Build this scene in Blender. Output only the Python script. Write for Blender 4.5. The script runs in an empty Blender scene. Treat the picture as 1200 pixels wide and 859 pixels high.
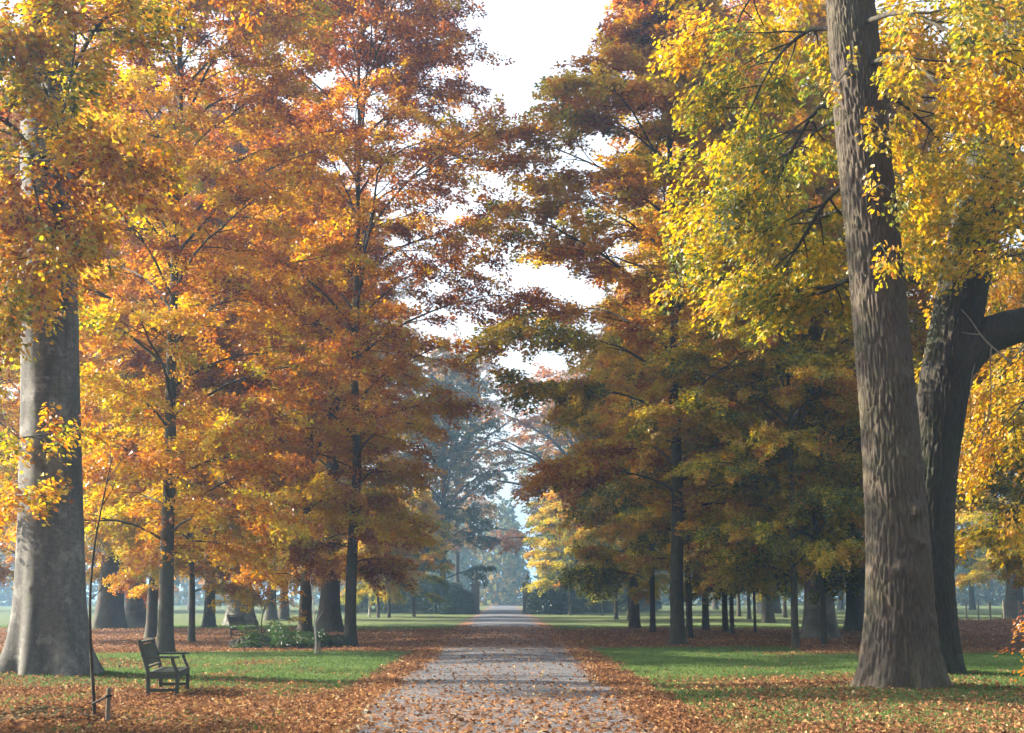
import bpy, math, random
import numpy as np
from mathutils import Vector

R = math.radians
scene = bpy.context.scene
col = scene.collection

# ------------------------------------------------------------------ camera, light, exposure
F_PX, CAM_H = 1750.0, 1.6
TILT = math.atan(270.5 / F_PX)
YAW = 0.00565
cam_d = bpy.data.cameras.new('camera')
cam_d.sensor_width = 36.0
cam_d.lens = F_PX / 1200.0 * 36.0
cam_d.clip_start = 0.1
cam_d.clip_end = 6000.0
cam = bpy.data.objects.new('camera', cam_d)
cam.location = (0, 0, CAM_H)
cam.rotation_euler = (math.pi / 2 + TILT, 0, -YAW)
col.objects.link(cam)
scene.camera = cam

SUN_EL, SUN_AZ = R(27.0), R(-76.0)            # azimuth clockwise from +Y: sun low on the left, a little beyond
sdir = Vector((math.sin(SUN_AZ) * math.cos(SUN_EL), math.cos(SUN_AZ) * math.cos(SUN_EL), math.sin(SUN_EL)))
sun_d = bpy.data.lights.new('sun', 'SUN')
sun_d.energy = 5.0
sun_d.angle = R(0.5)
sun_d.color = (1.0, 0.87, 0.70)
sun = bpy.data.objects.new('sun', sun_d)
sun.rotation_euler = sdir.to_track_quat('Z', 'Y').to_euler()
col.objects.link(sun)

world = bpy.data.worlds.new('World')
scene.world = world
world.use_nodes = True
wn = world.node_tree
sky = wn.nodes.new('ShaderNodeTexSky')
sky.sky_type = 'NISHITA'
sky.sun_disc = False
sky.sun_elevation = SUN_EL
sky.sun_rotation = SUN_AZ
sky.dust_density = 4.0
veil = wn.nodes.new('ShaderNodeHueSaturation')          # thin high cloud whitens the whole sky evenly
veil.inputs['Saturation'].default_value = 0.42
wn.links.new(sky.outputs[0], veil.inputs['Color'])
wn.links.new(veil.outputs[0], wn.nodes['Background'].inputs[0])
wn.nodes['Background'].inputs[1].default_value = 0.115

vs = scene.view_settings
vs.view_transform = 'Standard'
vs.look = 'None'
vs.exposure = 2.18
vs.gamma = 1.0
try:
    vs.use_curve_mapping = False
except Exception:
    pass
cy = scene.cycles
cy.use_denoising = True
cy.max_bounces = 10
cy.diffuse_bounces = 4
cy.glossy_bounces = 2
cy.transmission_bounces = 8
cy.transparent_max_bounces = 4
cy.volume_bounces = 1
cy.sample_clamp_indirect = 6.0

# ------------------------------------------------------------------ helpers: pixels of the photo to the ground
def ray(u, v):
    x, y, z = u - 600.0, F_PX, 429.5 - v
    c, s = math.cos(TILT), math.sin(TILT)
    y, z = y * c - z * s, y * s + z * c
    c, s = math.cos(YAW), math.sin(YAW)
    return x * c + y * s, -x * s + y * c, z

def at(u, v, Y):
    d = ray(u, v)
    k = Y / d[1]
    return np.array([d[0] * k, Y, CAM_H + d[2] * k])

def gnd(u, v):
    d = ray(u, v)
    k = -CAM_H / d[2]
    return np.array([d[0] * k, d[1] * k, 0.0])

def px_at(Y):                                  # metres per photo pixel at distance Y
    return Y / F_PX

# ------------------------------------------------------------------ numpy noise
def _hash(ix, iy, iz, seed):
    h = (ix * 374761393 + iy * 668265263 + iz * 2147483647 + seed * 1274126177) & 0xFFFFFFFF
    h = ((h ^ (h >> 13)) * 1274126177) & 0xFFFFFFFF
    h = h ^ (h >> 16)
    return (h & 0xFFFFFF) / float(0xFFFFFF)

def vnoise(x, y, z=None, seed=0):
    x = np.asarray(x, float); y = np.asarray(y, float)
    z = np.zeros_like(x) if z is None else np.asarray(z, float)
    ix, iy, iz = np.floor(x).astype(np.int64), np.floor(y).astype(np.int64), np.floor(z).astype(np.int64)
    fx, fy, fz = x - ix, y - iy, z - iz
    fx, fy, fz = [t * t * (3 - 2 * t) for t in (fx, fy, fz)]
    r = 0
    for a in (0, 1):
        for b in (0, 1):
            for c in (0, 1):
                w = (fx if a else 1 - fx) * (fy if b else 1 - fy) * (fz if c else 1 - fz)
                r = r + w * _hash(ix + a, iy + b, iz + c, seed)
    return r

def fbm(x, y, z=None, seed=0, oct=3):
    r, a, t = 0, 1.0, 0
    for o in range(oct):
        f = 2.0 ** o
        r = r + a * vnoise(np.asarray(x) * f, np.asarray(y) * f, None if z is None else np.asarray(z) * f, seed + o)
        t += a
        a *= 0.5
    return r / t

def crack(x, y, z, seed=0):
    """distance to the nearest crack between irregular plates (voronoi F2 - F1)"""
    ix, iy, iz = [np.floor(t).astype(np.int64) for t in (x, y, z)]
    f1, f2 = np.full(x.shape, 9.0), np.full(x.shape, 9.0)
    for a in (-1, 0, 1):
        for b in (-1, 0, 1):
            for c in (-1, 0, 1):
                jx, jy, jz = ix + a, iy + b, iz + c
                d = np.sqrt((jx + _hash(jx, jy, jz, seed) - x) ** 2 + (jy + _hash(jx, jy, jz, seed + 1) - y) ** 2 + (jz + _hash(jx, jy, jz, seed + 2) - z) ** 2)
                f2 = np.minimum(f2, np.maximum(f1, d))
                f1 = np.minimum(f1, d)
    return f2 - f1

def sstep(a, b, x):
    t = np.clip((x - a) / (b - a), 0, 1)
    return t * t * (3 - 2 * t)

def norm(v):
    return v / np.maximum(np.linalg.norm(v, axis=-1, keepdims=True), 1e-9)

# ------------------------------------------------------------------ helpers: meshes and objects
def mesh_from(name, V, faces, mat, smooth=False, fattr=None, vattr=None):
    """V (n,3); faces: one (m,k) array or a list of such arrays"""
    if isinstance(faces, np.ndarray):
        faces = [faces]
    me = bpy.data.meshes.new(name)
    V = np.asarray(V, np.float32)
    me.vertices.add(len(V))
    me.vertices.foreach_set('co', V.ravel())
    loops = np.concatenate([f.ravel() for f in faces]).astype(np.int32)
    tot = np.concatenate([np.full(len(f), f.shape[1], np.int32) for f in faces])
    start = np.concatenate([[0], np.cumsum(tot)[:-1]]).astype(np.int32)
    me.loops.add(len(loops))
    me.polygons.add(len(tot))
    me.loops.foreach_set('vertex_index', loops)
    me.polygons.foreach_set('loop_start', start)
    me.polygons.foreach_set('loop_total', tot)
    me.polygons.foreach_set('use_smooth', np.full(len(tot), smooth, bool))
    for k, a in (fattr or {}).items():
        at_ = me.attributes.new(k, 'FLOAT', 'FACE')
        at_.data.foreach_set('value', np.asarray(a, np.float32))
    for k, a in (vattr or {}).items():
        at_ = me.attributes.new(k, 'FLOAT', 'POINT')
        at_.data.foreach_set('value', np.asarray(a, np.float32))
    if mat is not None:
        me.materials.append(mat)
    me.update(calc_edges=True)
    return me

def link(name, me, parent=None, loc=None, kind=None):
    o = bpy.data.objects.new(name, me)
    o.color = (0.5, 0.5, 0.5, 1)
    col.objects.link(o)
    if parent is not None:
        o.parent = parent
    if loc is not None:
        o.location = loc
    if kind:
        o['kind'] = kind
    return o

def tag(o, label, cat, group=None):
    o['label'] = label
    o['category'] = cat
    if group:
        o['group'] = group
    return o

def thing(name, label, cat, loc=(0, 0, 0), rz=0.0, group=None):
    o = bpy.data.objects.new(name, None)
    o.empty_display_size = 0.3
    col.objects.link(o)
    o.location = loc
    o.rotation_euler = (0, 0, rz)
    return tag(o, label, cat, group)

class MB:
    """collects quads / n-gons of several shapes into one mesh"""
    def __init__(s):
        s.V, s.F, s.n = [], {}, 0
    def add(s, V, F):
        V = np.asarray(V, float)
        s.V.append(V)
        for f in ([F] if isinstance(F, np.ndarray) else F):
            s.F.setdefault(f.shape[1], []).append(f + s.n)
        s.n += len(V)
    def box(s, c, size, M=None, taper=1.0):
        hx, hy, hz = [t / 2 for t in size]
        V = np.array([(x * hx * (taper if z > 0 else 1), y * hy * (taper if z > 0 else 1), z * hz)
                      for z in (-1, 1) for x, y in ((-1, -1), (1, -1), (1, 1), (-1, 1))], float)
        if M is not None:
            V = V @ np.asarray(M).T
        s.add(V + np.asarray(c), np.array([(3, 2, 1, 0), (4, 5, 6, 7), (0, 1, 5, 4), (1, 2, 6, 5), (2, 3, 7, 6), (3, 0, 4, 7)]))
    def beam(s, a, b, w, t, up=(0, 0, 1)):
        """square bar from a to b, width w across, thickness t along 'up'"""
        a, b = np.asarray(a, float), np.asarray(b, float)
        d = b - a
        L = np.linalg.norm(d)
        d = d / L
        sd = np.cross(up, d)
        if np.linalg.norm(sd) < 1e-6:
            sd = np.array([1.0, 0, 0])
        sd = norm(sd)
        n = np.cross(d, sd)
        s.box((a + b) / 2, (w, t, L), np.stack([sd, n, d], axis=1))
    def tube(s, P, r, sides=6, caps=True):
        P = np.asarray(P, float)
        r = np.broadcast_to(np.asarray(r, float), (len(P),))
        V, F = tube_arrays(P, r, sides)
        s.add(V, F)
        if caps:
            s.add(V[-sides:], np.arange(sides)[None, :])
    def lathe(s, prof, c=(0, 0, 0), sides=16):
        prof = np.asarray(prof, float)
        th = np.arange(sides) * 2 * math.pi / sides
        V = np.stack([np.outer(prof[:, 0], np.cos(th)), np.outer(prof[:, 0], np.sin(th)), np.repeat(prof[:, 1:2], sides, 1)], -1).reshape(-1, 3)
        s.add(V + np.asarray(c), ring_faces(len(prof), sides)[:, ::-1])
    def build(s, name, mat, parent=None, loc=None, smooth=False, kind=None, bevel=0.0):
        me = mesh_from(name, np.concatenate(s.V), [np.concatenate(f) for f in s.F.values()], mat, smooth)
        o = link(name, me, parent, loc, kind)
        if bevel:
            b = o.modifiers.new('bevel', 'BEVEL')
            b.width = bevel
            b.segments = 1
        return o

def ring_faces(n, sides):
    i = np.arange(n - 1)[:, None] * sides
    j = np.arange(sides)[None, :]
    k = (j + 1) % sides
    return np.stack([i + j, i + sides + j, i + sides + k, i + k], -1).reshape(-1, 4)

def tube_arrays(P, r, sides):
    T = norm(np.gradient(P, axis=0))
    ref = np.array([0.0, 0.0, 1.0]) if abs(T[:, 2]).mean() < 0.8 else np.array([0.0, 1.0, 0.0])
    B = norm(np.cross(T, ref))
    N = np.cross(B, T)
    th = np.arange(sides) * 2 * math.pi / sides
    V = P[:, None, :] + r[:, None, None] * (np.cos(th)[None, :, None] * B[:, None, :] + np.sin(th)[None, :, None] * N[:, None, :])
    return V.reshape(-1, 3), ring_faces(len(P), sides)

# ------------------------------------------------------------------ materials
def new_mat(name):
    m = bpy.data.materials.new(name)
    m.use_nodes = True
    nt = m.node_tree
    for n in list(nt.nodes):
        nt.nodes.remove(n)
    out = nt.nodes.new('ShaderNodeOutputMaterial')
    return m, nt, out

def nd(nt, typ, **kw):
    n = nt.nodes.new(typ)
    for k, v in kw.items():
        if k.startswith('i_'):
            n.inputs[k[2:].replace('_', ' ')].default_value = v
        else:
            setattr(n, k, v)
    return n

def ramp(nt, stops, fac):
    n = nt.nodes.new('ShaderNodeValToRGB')
    e = n.color_ramp.elements
    while len(e) < len(stops):
        e.new(0.5)
    for i, (p, c) in enumerate(stops):
        e[i].position = p
        e[i].color = (*c, 1)
    nt.links.new(fac, n.inputs[0])
    return n

def math_node(nt, op, a, b=None, clamp=False):
    n = nt.nodes.new('ShaderNodeMath')
    n.operation = op
    n.use_clamp = clamp
    for i, x in enumerate((a, b)):
        if x is None:
            continue
        if isinstance(x, (int, float)):
            n.inputs[i].default_value = x
        else:
            nt.links.new(x, n.inputs[i])
    return n.outputs[0]

def leaf_mat(name, stops, trans=0.52, gloss=0.03, gain=1.6, use_obj=True):
    m, nt, out = new_mat(name)
    a = nd(nt, 'ShaderNodeAttribute', attribute_name='hue')
    f = a.outputs['Fac']
    if use_obj:
        oi = nd(nt, 'ShaderNodeObjectInfo')
        sep = nd(nt, 'ShaderNodeSeparateColor')
        nt.links.new(oi.outputs['Color'], sep.inputs[0])
        f = math_node(nt, 'ADD', f, math_node(nt, 'SUBTRACT', sep.outputs[0], 0.5), clamp=True)
    c = ramp(nt, stops, f)
    d = nd(nt, 'ShaderNodeBsdfDiffuse')
    nt.links.new(c.outputs[0], d.inputs[0])
    hs = nd(nt, 'ShaderNodeHueSaturation', i_Saturation=1.08, i_Value=gain)
    nt.links.new(c.outputs[0], hs.inputs['Color'])
    t = nd(nt, 'ShaderNodeBsdfTranslucent')
    nt.links.new(hs.outputs[0], t.inputs[0])
    mx = nd(nt, 'ShaderNodeMixShader')
    mx.inputs[0].default_value = trans
    nt.links.new(d.outputs[0], mx.inputs[1])
    nt.links.new(t.outputs[0], mx.inputs[2])
    last = mx
    if gloss:
        g = nd(nt, 'ShaderNodeBsdfGlossy', i_Roughness=0.42)
        g.inputs[0].default_value = (1, 1, 1, 1)
        m2 = nd(nt, 'ShaderNodeMixShader')
        m2.inputs[0].default_value = gloss
        nt.links.new(mx.outputs[0], m2.inputs[1])
        nt.links.new(g.outputs[0], m2.inputs[2])
        last = m2
    nt.links.new(last.outputs[0], out.inputs[0])
    return m

BEECH = [(0.0, (0.08, 0.10, 0.012)), (0.13, (0.25, 0.24, 0.018)), (0.3, (0.43, 0.33, 0.022)), (0.46, (0.43, 0.235, 0.019)),
         (0.66, (0.34, 0.128, 0.017)), (0.84, (0.22, 0.066, 0.016)), (1.0, (0.13, 0.04, 0.014))]
OAK = [(0.0, (0.05, 0.075, 0.014)), (0.25, (0.15, 0.16, 0.02)), (0.5, (0.40, 0.28, 0.025)), (0.75, (0.43, 0.21, 0.022)), (1.0, (0.20, 0.075, 0.02))]
EVERGREEN = [(0.0, (0.012, 0.028, 0.012)), (0.6, (0.03, 0.06, 0.02)), (1.0, (0.07, 0.11, 0.03))]
GRASS = [(0.0, (0.05, 0.09, 0.03)), (0.6, (0.10, 0.15, 0.048)), (1.0, (0.18, 0.19, 0.075))]
LITTER = [(0.0, (0.06, 0.036, 0.024)), (0.3, (0.14, 0.074, 0.042)), (0.6, (0.235, 0.122, 0.065)), (0.82, (0.34, 0.185, 0.085)), (0.94, (0.42, 0.29, 0.11)), (1.0, (0.46, 0.38, 0.22))]
FARLEAF = [(0.0, (0.03, 0.055, 0.02)), (0.35, (0.075, 0.09, 0.025)), (0.65, (0.22, 0.14, 0.04)), (1.0, (0.30, 0.12, 0.035))]

M = {}
M['beech_leaf'] = leaf_mat('beech_leaf', BEECH)
M['oak_leaf'] = leaf_mat('oak_leaf', OAK, gain=1.7)
M['evergreen_leaf'] = leaf_mat('evergreen_leaf', EVERGREEN, trans=0.2, gloss=0.07)
M['far_leaf'] = leaf_mat('far_leaf', FARLEAF, trans=0.4, gloss=0.0)
M['grass_blade'] = leaf_mat('grass_blade', GRASS, trans=0.4, gloss=0.0, gain=1.3, use_obj=False)
M['dead_leaf'] = leaf_mat('dead_leaf', LITTER, trans=0.25, gloss=0.0, gain=1.2, use_obj=False)

def principled(nt, out, rough=0.8, spec=0.2):
    b = nd(nt, 'ShaderNodeBsdfPrincipled')
    b.inputs['Roughness'].default_value = rough
    b.inputs['Specular IOR Level'].default_value = spec
    nt.links.new(b.outputs[0], out.inputs[0])
    return b

def bark_mat(name, stops, sx, sz, bump=0.4, moss=None, detail=6.0):
    m, nt, out = new_mat(name)
    b = principled(nt, out, 0.85, 0.15)
    tc = nd(nt, 'ShaderNodeTexCoord')
    mp = nd(nt, 'ShaderNodeMapping')
    mp.inputs['Scale'].default_value = (sx, sx, sz)
    nt.links.new(tc.outputs['Object'], mp.inputs[0])
    n = nd(nt, 'ShaderNodeTexNoise', i_Scale=1.0, i_Detail=detail, i_Roughness=0.65)
    nt.links.new(mp.outputs[0], n.inputs[0])
    big = nd(nt, 'ShaderNodeTexNoise', i_Scale=0.9, i_Detail=3.0)
    nt.links.new(tc.outputs['Object'], big.inputs[0])
    f = math_node(nt, 'ADD', math_node(nt, 'MULTIPLY', n.outputs[0], 0.65), math_node(nt, 'MULTIPLY', big.outputs[0], 0.35))
    c = ramp(nt, stops, f)
    colr = c.outputs[0]
    if moss:
        n2 = nd(nt, 'ShaderNodeTexNoise', i_Scale=1.3, i_Detail=5.0, i_Roughness=0.7)
        nt.links.new(tc.outputs['Object'], n2.inputs[0])
        r2 = nd(nt, 'ShaderNodeMapRange', i_From_Min=0.45, i_From_Max=0.7, i_To_Max=moss[1])
        nt.links.new(n2.outputs[0], r2.inputs[0])
        mx = nd(nt, 'ShaderNodeMixRGB')
        mx.inputs[2].default_value = (*moss[0], 1)
        nt.links.new(r2.outputs[0], mx.inputs[0])
        nt.links.new(colr, mx.inputs[1])
        colr = mx.outputs[0]
    nt.links.new(colr, b.inputs['Base Color'])
    bp = nd(nt, 'ShaderNodeBump', i_Strength=bump, i_Distance=0.03)
    nt.links.new(n.outputs[0], bp.inputs['Height'])
    nt.links.new(bp.outputs[0], b.inputs['Normal'])
    return m

M['oak_bark'] = bark_mat('oak_bark', [(0.25, (0.03, 0.024, 0.018)), (0.5, (0.072, 0.057, 0.043)), (0.75, (0.145, 0.118, 0.09))], 26, 6.0, 0.9, ((0.065, 0.075, 0.03), 0.45))
M['beech_bark'] = bark_mat('beech_bark', [(0.34, (0.05, 0.047, 0.04)), (0.5, (0.115, 0.107, 0.09)), (0.68, (0.21, 0.20, 0.17))], 2.2, 2.6, 0.10, ((0.085, 0.10, 0.05), 0.5))
M['shaded_oak_bark'] = bark_mat('shaded_oak_bark', [(0.25, (0.016, 0.014, 0.011)), (0.5, (0.036, 0.031, 0.024)), (0.75, (0.07, 0.06, 0.047))], 26, 6.0, 0.9, ((0.03, 0.042, 0.018), 0.7))  # darker copy of the oak bark, the rear oak's shade put into the colour
M['rotten_wood'] = bark_mat('rotten_wood', [(0.3, (0.012, 0.011, 0.009)), (0.5, (0.03, 0.026, 0.02)), (0.75, (0.06, 0.05, 0.038))], 9, 9, 1.0, ((0.025, 0.045, 0.012), 0.8))
M['dark_bark'] = bark_mat('dark_bark', [(0.3, (0.022, 0.019, 0.014)), (0.5, (0.048, 0.04, 0.03)), (0.75, (0.10, 0.085, 0.062))], 9.0, 4.0, 0.4, ((0.06, 0.075, 0.03), 0.5))
def old_beech_bark():
    m, nt, out = new_mat('old_beech_bark')
    b = principled(nt, out, 0.8, 0.15)
    tc = nd(nt, 'ShaderNodeTexCoord')
    def noise(scale, detail, sx, sz, rough=0.6):
        mp = nd(nt, 'ShaderNodeMapping')
        mp.inputs['Scale'].default_value = (sx, sx, sz)
        nt.links.new(tc.outputs['Object'], mp.inputs[0])
        n = nd(nt, 'ShaderNodeTexNoise', i_Scale=scale, i_Detail=detail, i_Roughness=rough)
        nt.links.new(mp.outputs[0], n.inputs[0])
        return n.outputs[0]
    streak = noise(1.0, 5, 3.2, 0.35)
    fine = noise(9.0, 6, 1.0, 1.6, 0.7)
    patch = noise(2.4, 7, 1.0, 1.0, 0.72)
    wrinkle = noise(1.0, 4, 3.0, 26.0, 0.6)
    f = math_node(nt, 'ADD', math_node(nt, 'MULTIPLY', streak, 0.6), math_node(nt, 'MULTIPLY', fine, 0.4))
    c = ramp(nt, [(0.33, (0.03, 0.029, 0.025)), (0.5, (0.08, 0.076, 0.066)), (0.66, (0.15, 0.144, 0.125))], f)
    def over(base, mask, lo, hi, colr, amt):
        r = nd(nt, 'ShaderNodeMapRange', i_From_Min=lo, i_From_Max=hi, i_To_Max=amt)
        nt.links.new(mask, r.inputs[0])
        mx = nd(nt, 'ShaderNodeMixRGB')
        mx.inputs[2].default_value = (*colr, 1)
        nt.links.new(r.outputs[0], mx.inputs[0])
        nt.links.new(base, mx.inputs[1])
        return mx.outputs[0]
    c1 = over(c.outputs[0], patch, 0.55, 0.60, (0.20, 0.20, 0.175), 0.5)
    c2 = over(c1, patch, 0.43, 0.34, (0.06, 0.075, 0.035), 0.75)
    nt.links.new(c2, b.inputs['Base Color'])
    h = math_node(nt, 'ADD', math_node(nt, 'MULTIPLY', wrinkle, 0.35), math_node(nt, 'MULTIPLY', fine, 0.65))
    bp = nd(nt, 'ShaderNodeBump', i_Strength=0.35, i_Distance=0.03)
    nt.links.new(h, bp.inputs['Height'])
    nt.links.new(bp.outputs[0], b.inputs['Normal'])
    return m
M['old_beech_bark'] = old_beech_bark()
M['twig_bark'] = bark_mat('twig_bark', [(0.3, (0.12, 0.10, 0.075)), (0.6, (0.27, 0.24, 0.19))], 20, 20, 0.2, None, 3.0)
M['pale_bark'] = bark_mat('pale_bark', [(0.3, (0.34, 0.31, 0.26)), (0.6, (0.55, 0.52, 0.46))], 20, 20, 0.2, None, 3.0)
M['post_wood'] = bark_mat('post_wood', [(0.3, (0.07, 0.058, 0.044)), (0.6, (0.16, 0.135, 0.105))], 30, 4, 0.3, ((0.12, 0.14, 0.07), 0.4), 4.0)
M['bench_wood'] = bark_mat('bench_wood', [(0.3, (0.035, 0.042, 0.036)), (0.6, (0.075, 0.085, 0.072)), (0.8, (0.13, 0.13, 0.10))], 25, 25, 0.2, ((0.10, 0.10, 0.05), 0.35), 4.0)
M['stone'] = bark_mat('stone', [(0.3, (0.05, 0.05, 0.045)), (0.6, (0.12, 0.115, 0.10))], 3, 3, 0.4, ((0.06, 0.08, 0.04), 0.6), 5.0)
M['rubber'] = bark_mat('rubber', [(0.3, (0.015, 0.014, 0.013)), (0.7, (0.03, 0.028, 0.025))], 20, 20, 0.1, None, 2.0)
M['wire'] = bark_mat('wire', [(0.3, (0.04, 0.04, 0.04)), (0.7, (0.09, 0.085, 0.08))], 20, 20, 0.1, None, 2.0)

# ------------------------------------------------------------------ ground: height and cover
oak_a = gnd(1052, 813)
oak_b = gnd(1092, 797)
beech_a = gnd(60, 795)

def gz(x, y):
    x, y = np.asarray(x, float), np.asarray(y, float)
    off = sstep(2.6, 6.0, np.abs(x))
    z = 0.16 * (fbm(x * 0.16, y * 0.12, seed=11) - 0.5) * off
    z = z + 0.03 * (fbm(x * 0.9, y * 0.9, seed=12) - 0.5) * sstep(2.5, 3.2, np.abs(x))
    for c, h, r in ((oak_a, 0.16, 2.2), (oak_b, 0.15, 2.2), (beech_a, 0.10, 2.2)):
        z = z + h * np.exp(-((x - c[0]) ** 2 + (y - c[1]) ** 2) / r ** 2)
    # low bank on the right below the fence, mossy hump at bottom left
    z = z + 0.55 * np.exp(-((y - 68 - 0.12 * (x - 20)) / 2.6) ** 2) * sstep(13, 19, x) * (0.7 + 0.6 * fbm(x * 0.4, y * 0.2, seed=5))
    z = z + 0.17 * np.exp(-((x + 6.1) / 1.0) ** 2 - ((y - 20.3) / 0.5) ** 2) * (0.6 + 0.8 * vnoise(x * 2.5, y * 2.5, seed=6))
    return z

def cover(x, y):
    """share of the ground hidden under fallen leaves, 0..1, away from the drive"""
    x, y = np.asarray(x, float), np.asarray(y, float)
    ax = np.abs(x)
    n = fbm(x * 0.35, y * 0.16, seed=21)
    n2 = fbm(x * 1.3, y * 0.8, seed=22)
    near = 1 - sstep(24.5, 31.0, y + 6 * (n - 0.5))             # leaf-strewn foreground
    nearR = 1 - sstep(19.5, 26.5, y + 8 * (n - 0.5))
    near = np.where(x > 0, nearR * 0.8, near)
    mid = sstep(43.0, 45.0, y + 3 * (n - 0.5) - 0.02 * ax) * (1 - sstep(74, 82, y + 5 * (n - 0.5)))
    mid = np.where((x > 0) & (ax < 9), mid * sstep(47.5, 50, y), mid)
    patch = sstep(0.55, 0.75, n) * 0.4
    under = 0.9 * np.exp(-((x - oak_a[0] + 1) ** 2 + (y - oak_a[1] - 2) ** 2) / 7.0)
    far = sstep(84, 100, y) * 0.12
    verge = (1 - sstep(2.45, 2.95, ax + 0.5 * (n2 - 0.5))) * (1 - 0.5 * sstep(60, 120, y))
    c = np.maximum.reduce([near * (0.25 + 1.15 * n2), mid * 0.97, patch * (1 - sstep(80, 90, y)), under, far, verge])
    return np.clip(c, 0, 1)

def axis(lo, hi, core_lo, core_hi, step, grow=1.22):
    a = list(np.arange(core_lo, core_hi + 1e-6, step))
    d, p = step, core_hi
    while p < hi:
        d *= grow; p += d; a.append(min(p, hi))
    d, p, b = step, core_lo, []
    while p > lo:
        d *= grow; p -= d; b.append(max(p, lo))
    return np.array(b[::-1] + a)

gx = axis(-1500, 1500, -26, 26, 0.42)
gy = axis(-300, 2500, 12, 90, 0.42, 1.08)
GX, GY = np.meshgrid(gx, gy)
GZ = gz(GX, GY)
nx, ny = len(gx), len(gy)
ii = np.arange(ny - 1)[:, None] * nx + np.arange(nx - 1)[None, :]
GF = np.stack([ii, ii + 1, ii + nx + 1, ii + nx], -1).reshape(-1, 4)
moss_v = np.exp(-((GX + 6.1) / 1.1) ** 2 - ((GY - 20.3) / 0.6) ** 2)

def ground_mat():
    m, nt, out = new_mat('ground_cover')
    b = principled(nt, out, 0.9, 0.1)
    tc = nd(nt, 'ShaderNodeTexCoord')
    P = tc.outputs['Object']
    # grass
    n1 = nd(nt, 'ShaderNodeTexNoise', i_Scale=0.5, i_Detail=6.0, i_Roughness=0.65)
    n2 = nd(nt, 'ShaderNodeTexNoise', i_Scale=16.0, i_Detail=5.0, i_Roughness=0.7)
    nt.links.new(P, n1.inputs[0]); nt.links.new(P, n2.inputs[0])
    f = math_node(nt, 'ADD', math_node(nt, 'MULTIPLY', n1.outputs[0], 0.5), math_node(nt, 'MULTIPLY', n2.outputs[0], 0.5))
    g = ramp(nt, [(0.3, (0.05, 0.085, 0.03)), (0.5, (0.09, 0.135, 0.045)), (0.7, (0.15, 0.175, 0.07))], f)
    # leaves: one colour per voronoi cell
    v = nd(nt, 'ShaderNodeTexVoronoi', i_Scale=13.0)
    nt.links.new(P, v.inputs['Vector'])
    sp = nd(nt, 'ShaderNodeSeparateColor')
    nt.links.new(v.outputs['Color'], sp.inputs[0])
    lc = ramp(nt, [(0.0, (0.05, 0.028, 0.02)), (0.35, (0.125, 0.058, 0.032)), (0.7, (0.21, 0.10, 0.05)), (1.0, (0.33, 0.18, 0.08))], sp.outputs[0])
    # mask
    a = nd(nt, 'ShaderNodeAttribute', attribute_name='litter')
    am = nd(nt, 'ShaderNodeAttribute', attribute_name='moss')
    th = math_node(nt, 'SUBTRACT', math_node(nt, 'MULTIPLY', a.outputs['Fac'], 1.25), sp.outputs[1])
    mask = math_node(nt, 'MULTIPLY', math_node(nt, 'ADD', th, 0.06), 8.0, clamp=True)
    mx = nd(nt, 'ShaderNodeMixRGB')
    nt.links.new(mask, mx.inputs[0]); nt.links.new(g.outputs[0], mx.inputs[1]); nt.links.new(lc.outputs[0], mx.inputs[2])
    mm = nd(nt, 'ShaderNodeMixRGB')
    mm.inputs[2].default_value = (0.03, 0.055, 0.018, 1)
    nt.links.new(math_node(nt, 'MULTIPLY', am.outputs['Fac'], 0.9, clamp=True), mm.inputs[0])
    nt.links.new(mx.outputs[0], mm.inputs[1])
    nt.links.new(mm.outputs[0], b.inputs['Base Color'])
    bp = nd(nt, 'ShaderNodeBump', i_Strength=0.9, i_Distance=0.05)
    h = math_node(nt, 'ADD', math_node(nt, 'MULTIPLY', v.outputs['Distance'], 2.0), n2.outputs[0])
    nt.links.new(h, bp.inputs['Height'])
    nt.links.new(bp.outputs[0], b.inputs['Normal'])
    return m

me = mesh_from('ground', np.stack([GX, GY, GZ], -1).reshape(-1, 3), GF, ground_mat(), True,
               vattr={'litter': cover(GX, GY).ravel(), 'moss': moss_v.ravel()})
link('ground', me, kind='structure')

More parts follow.
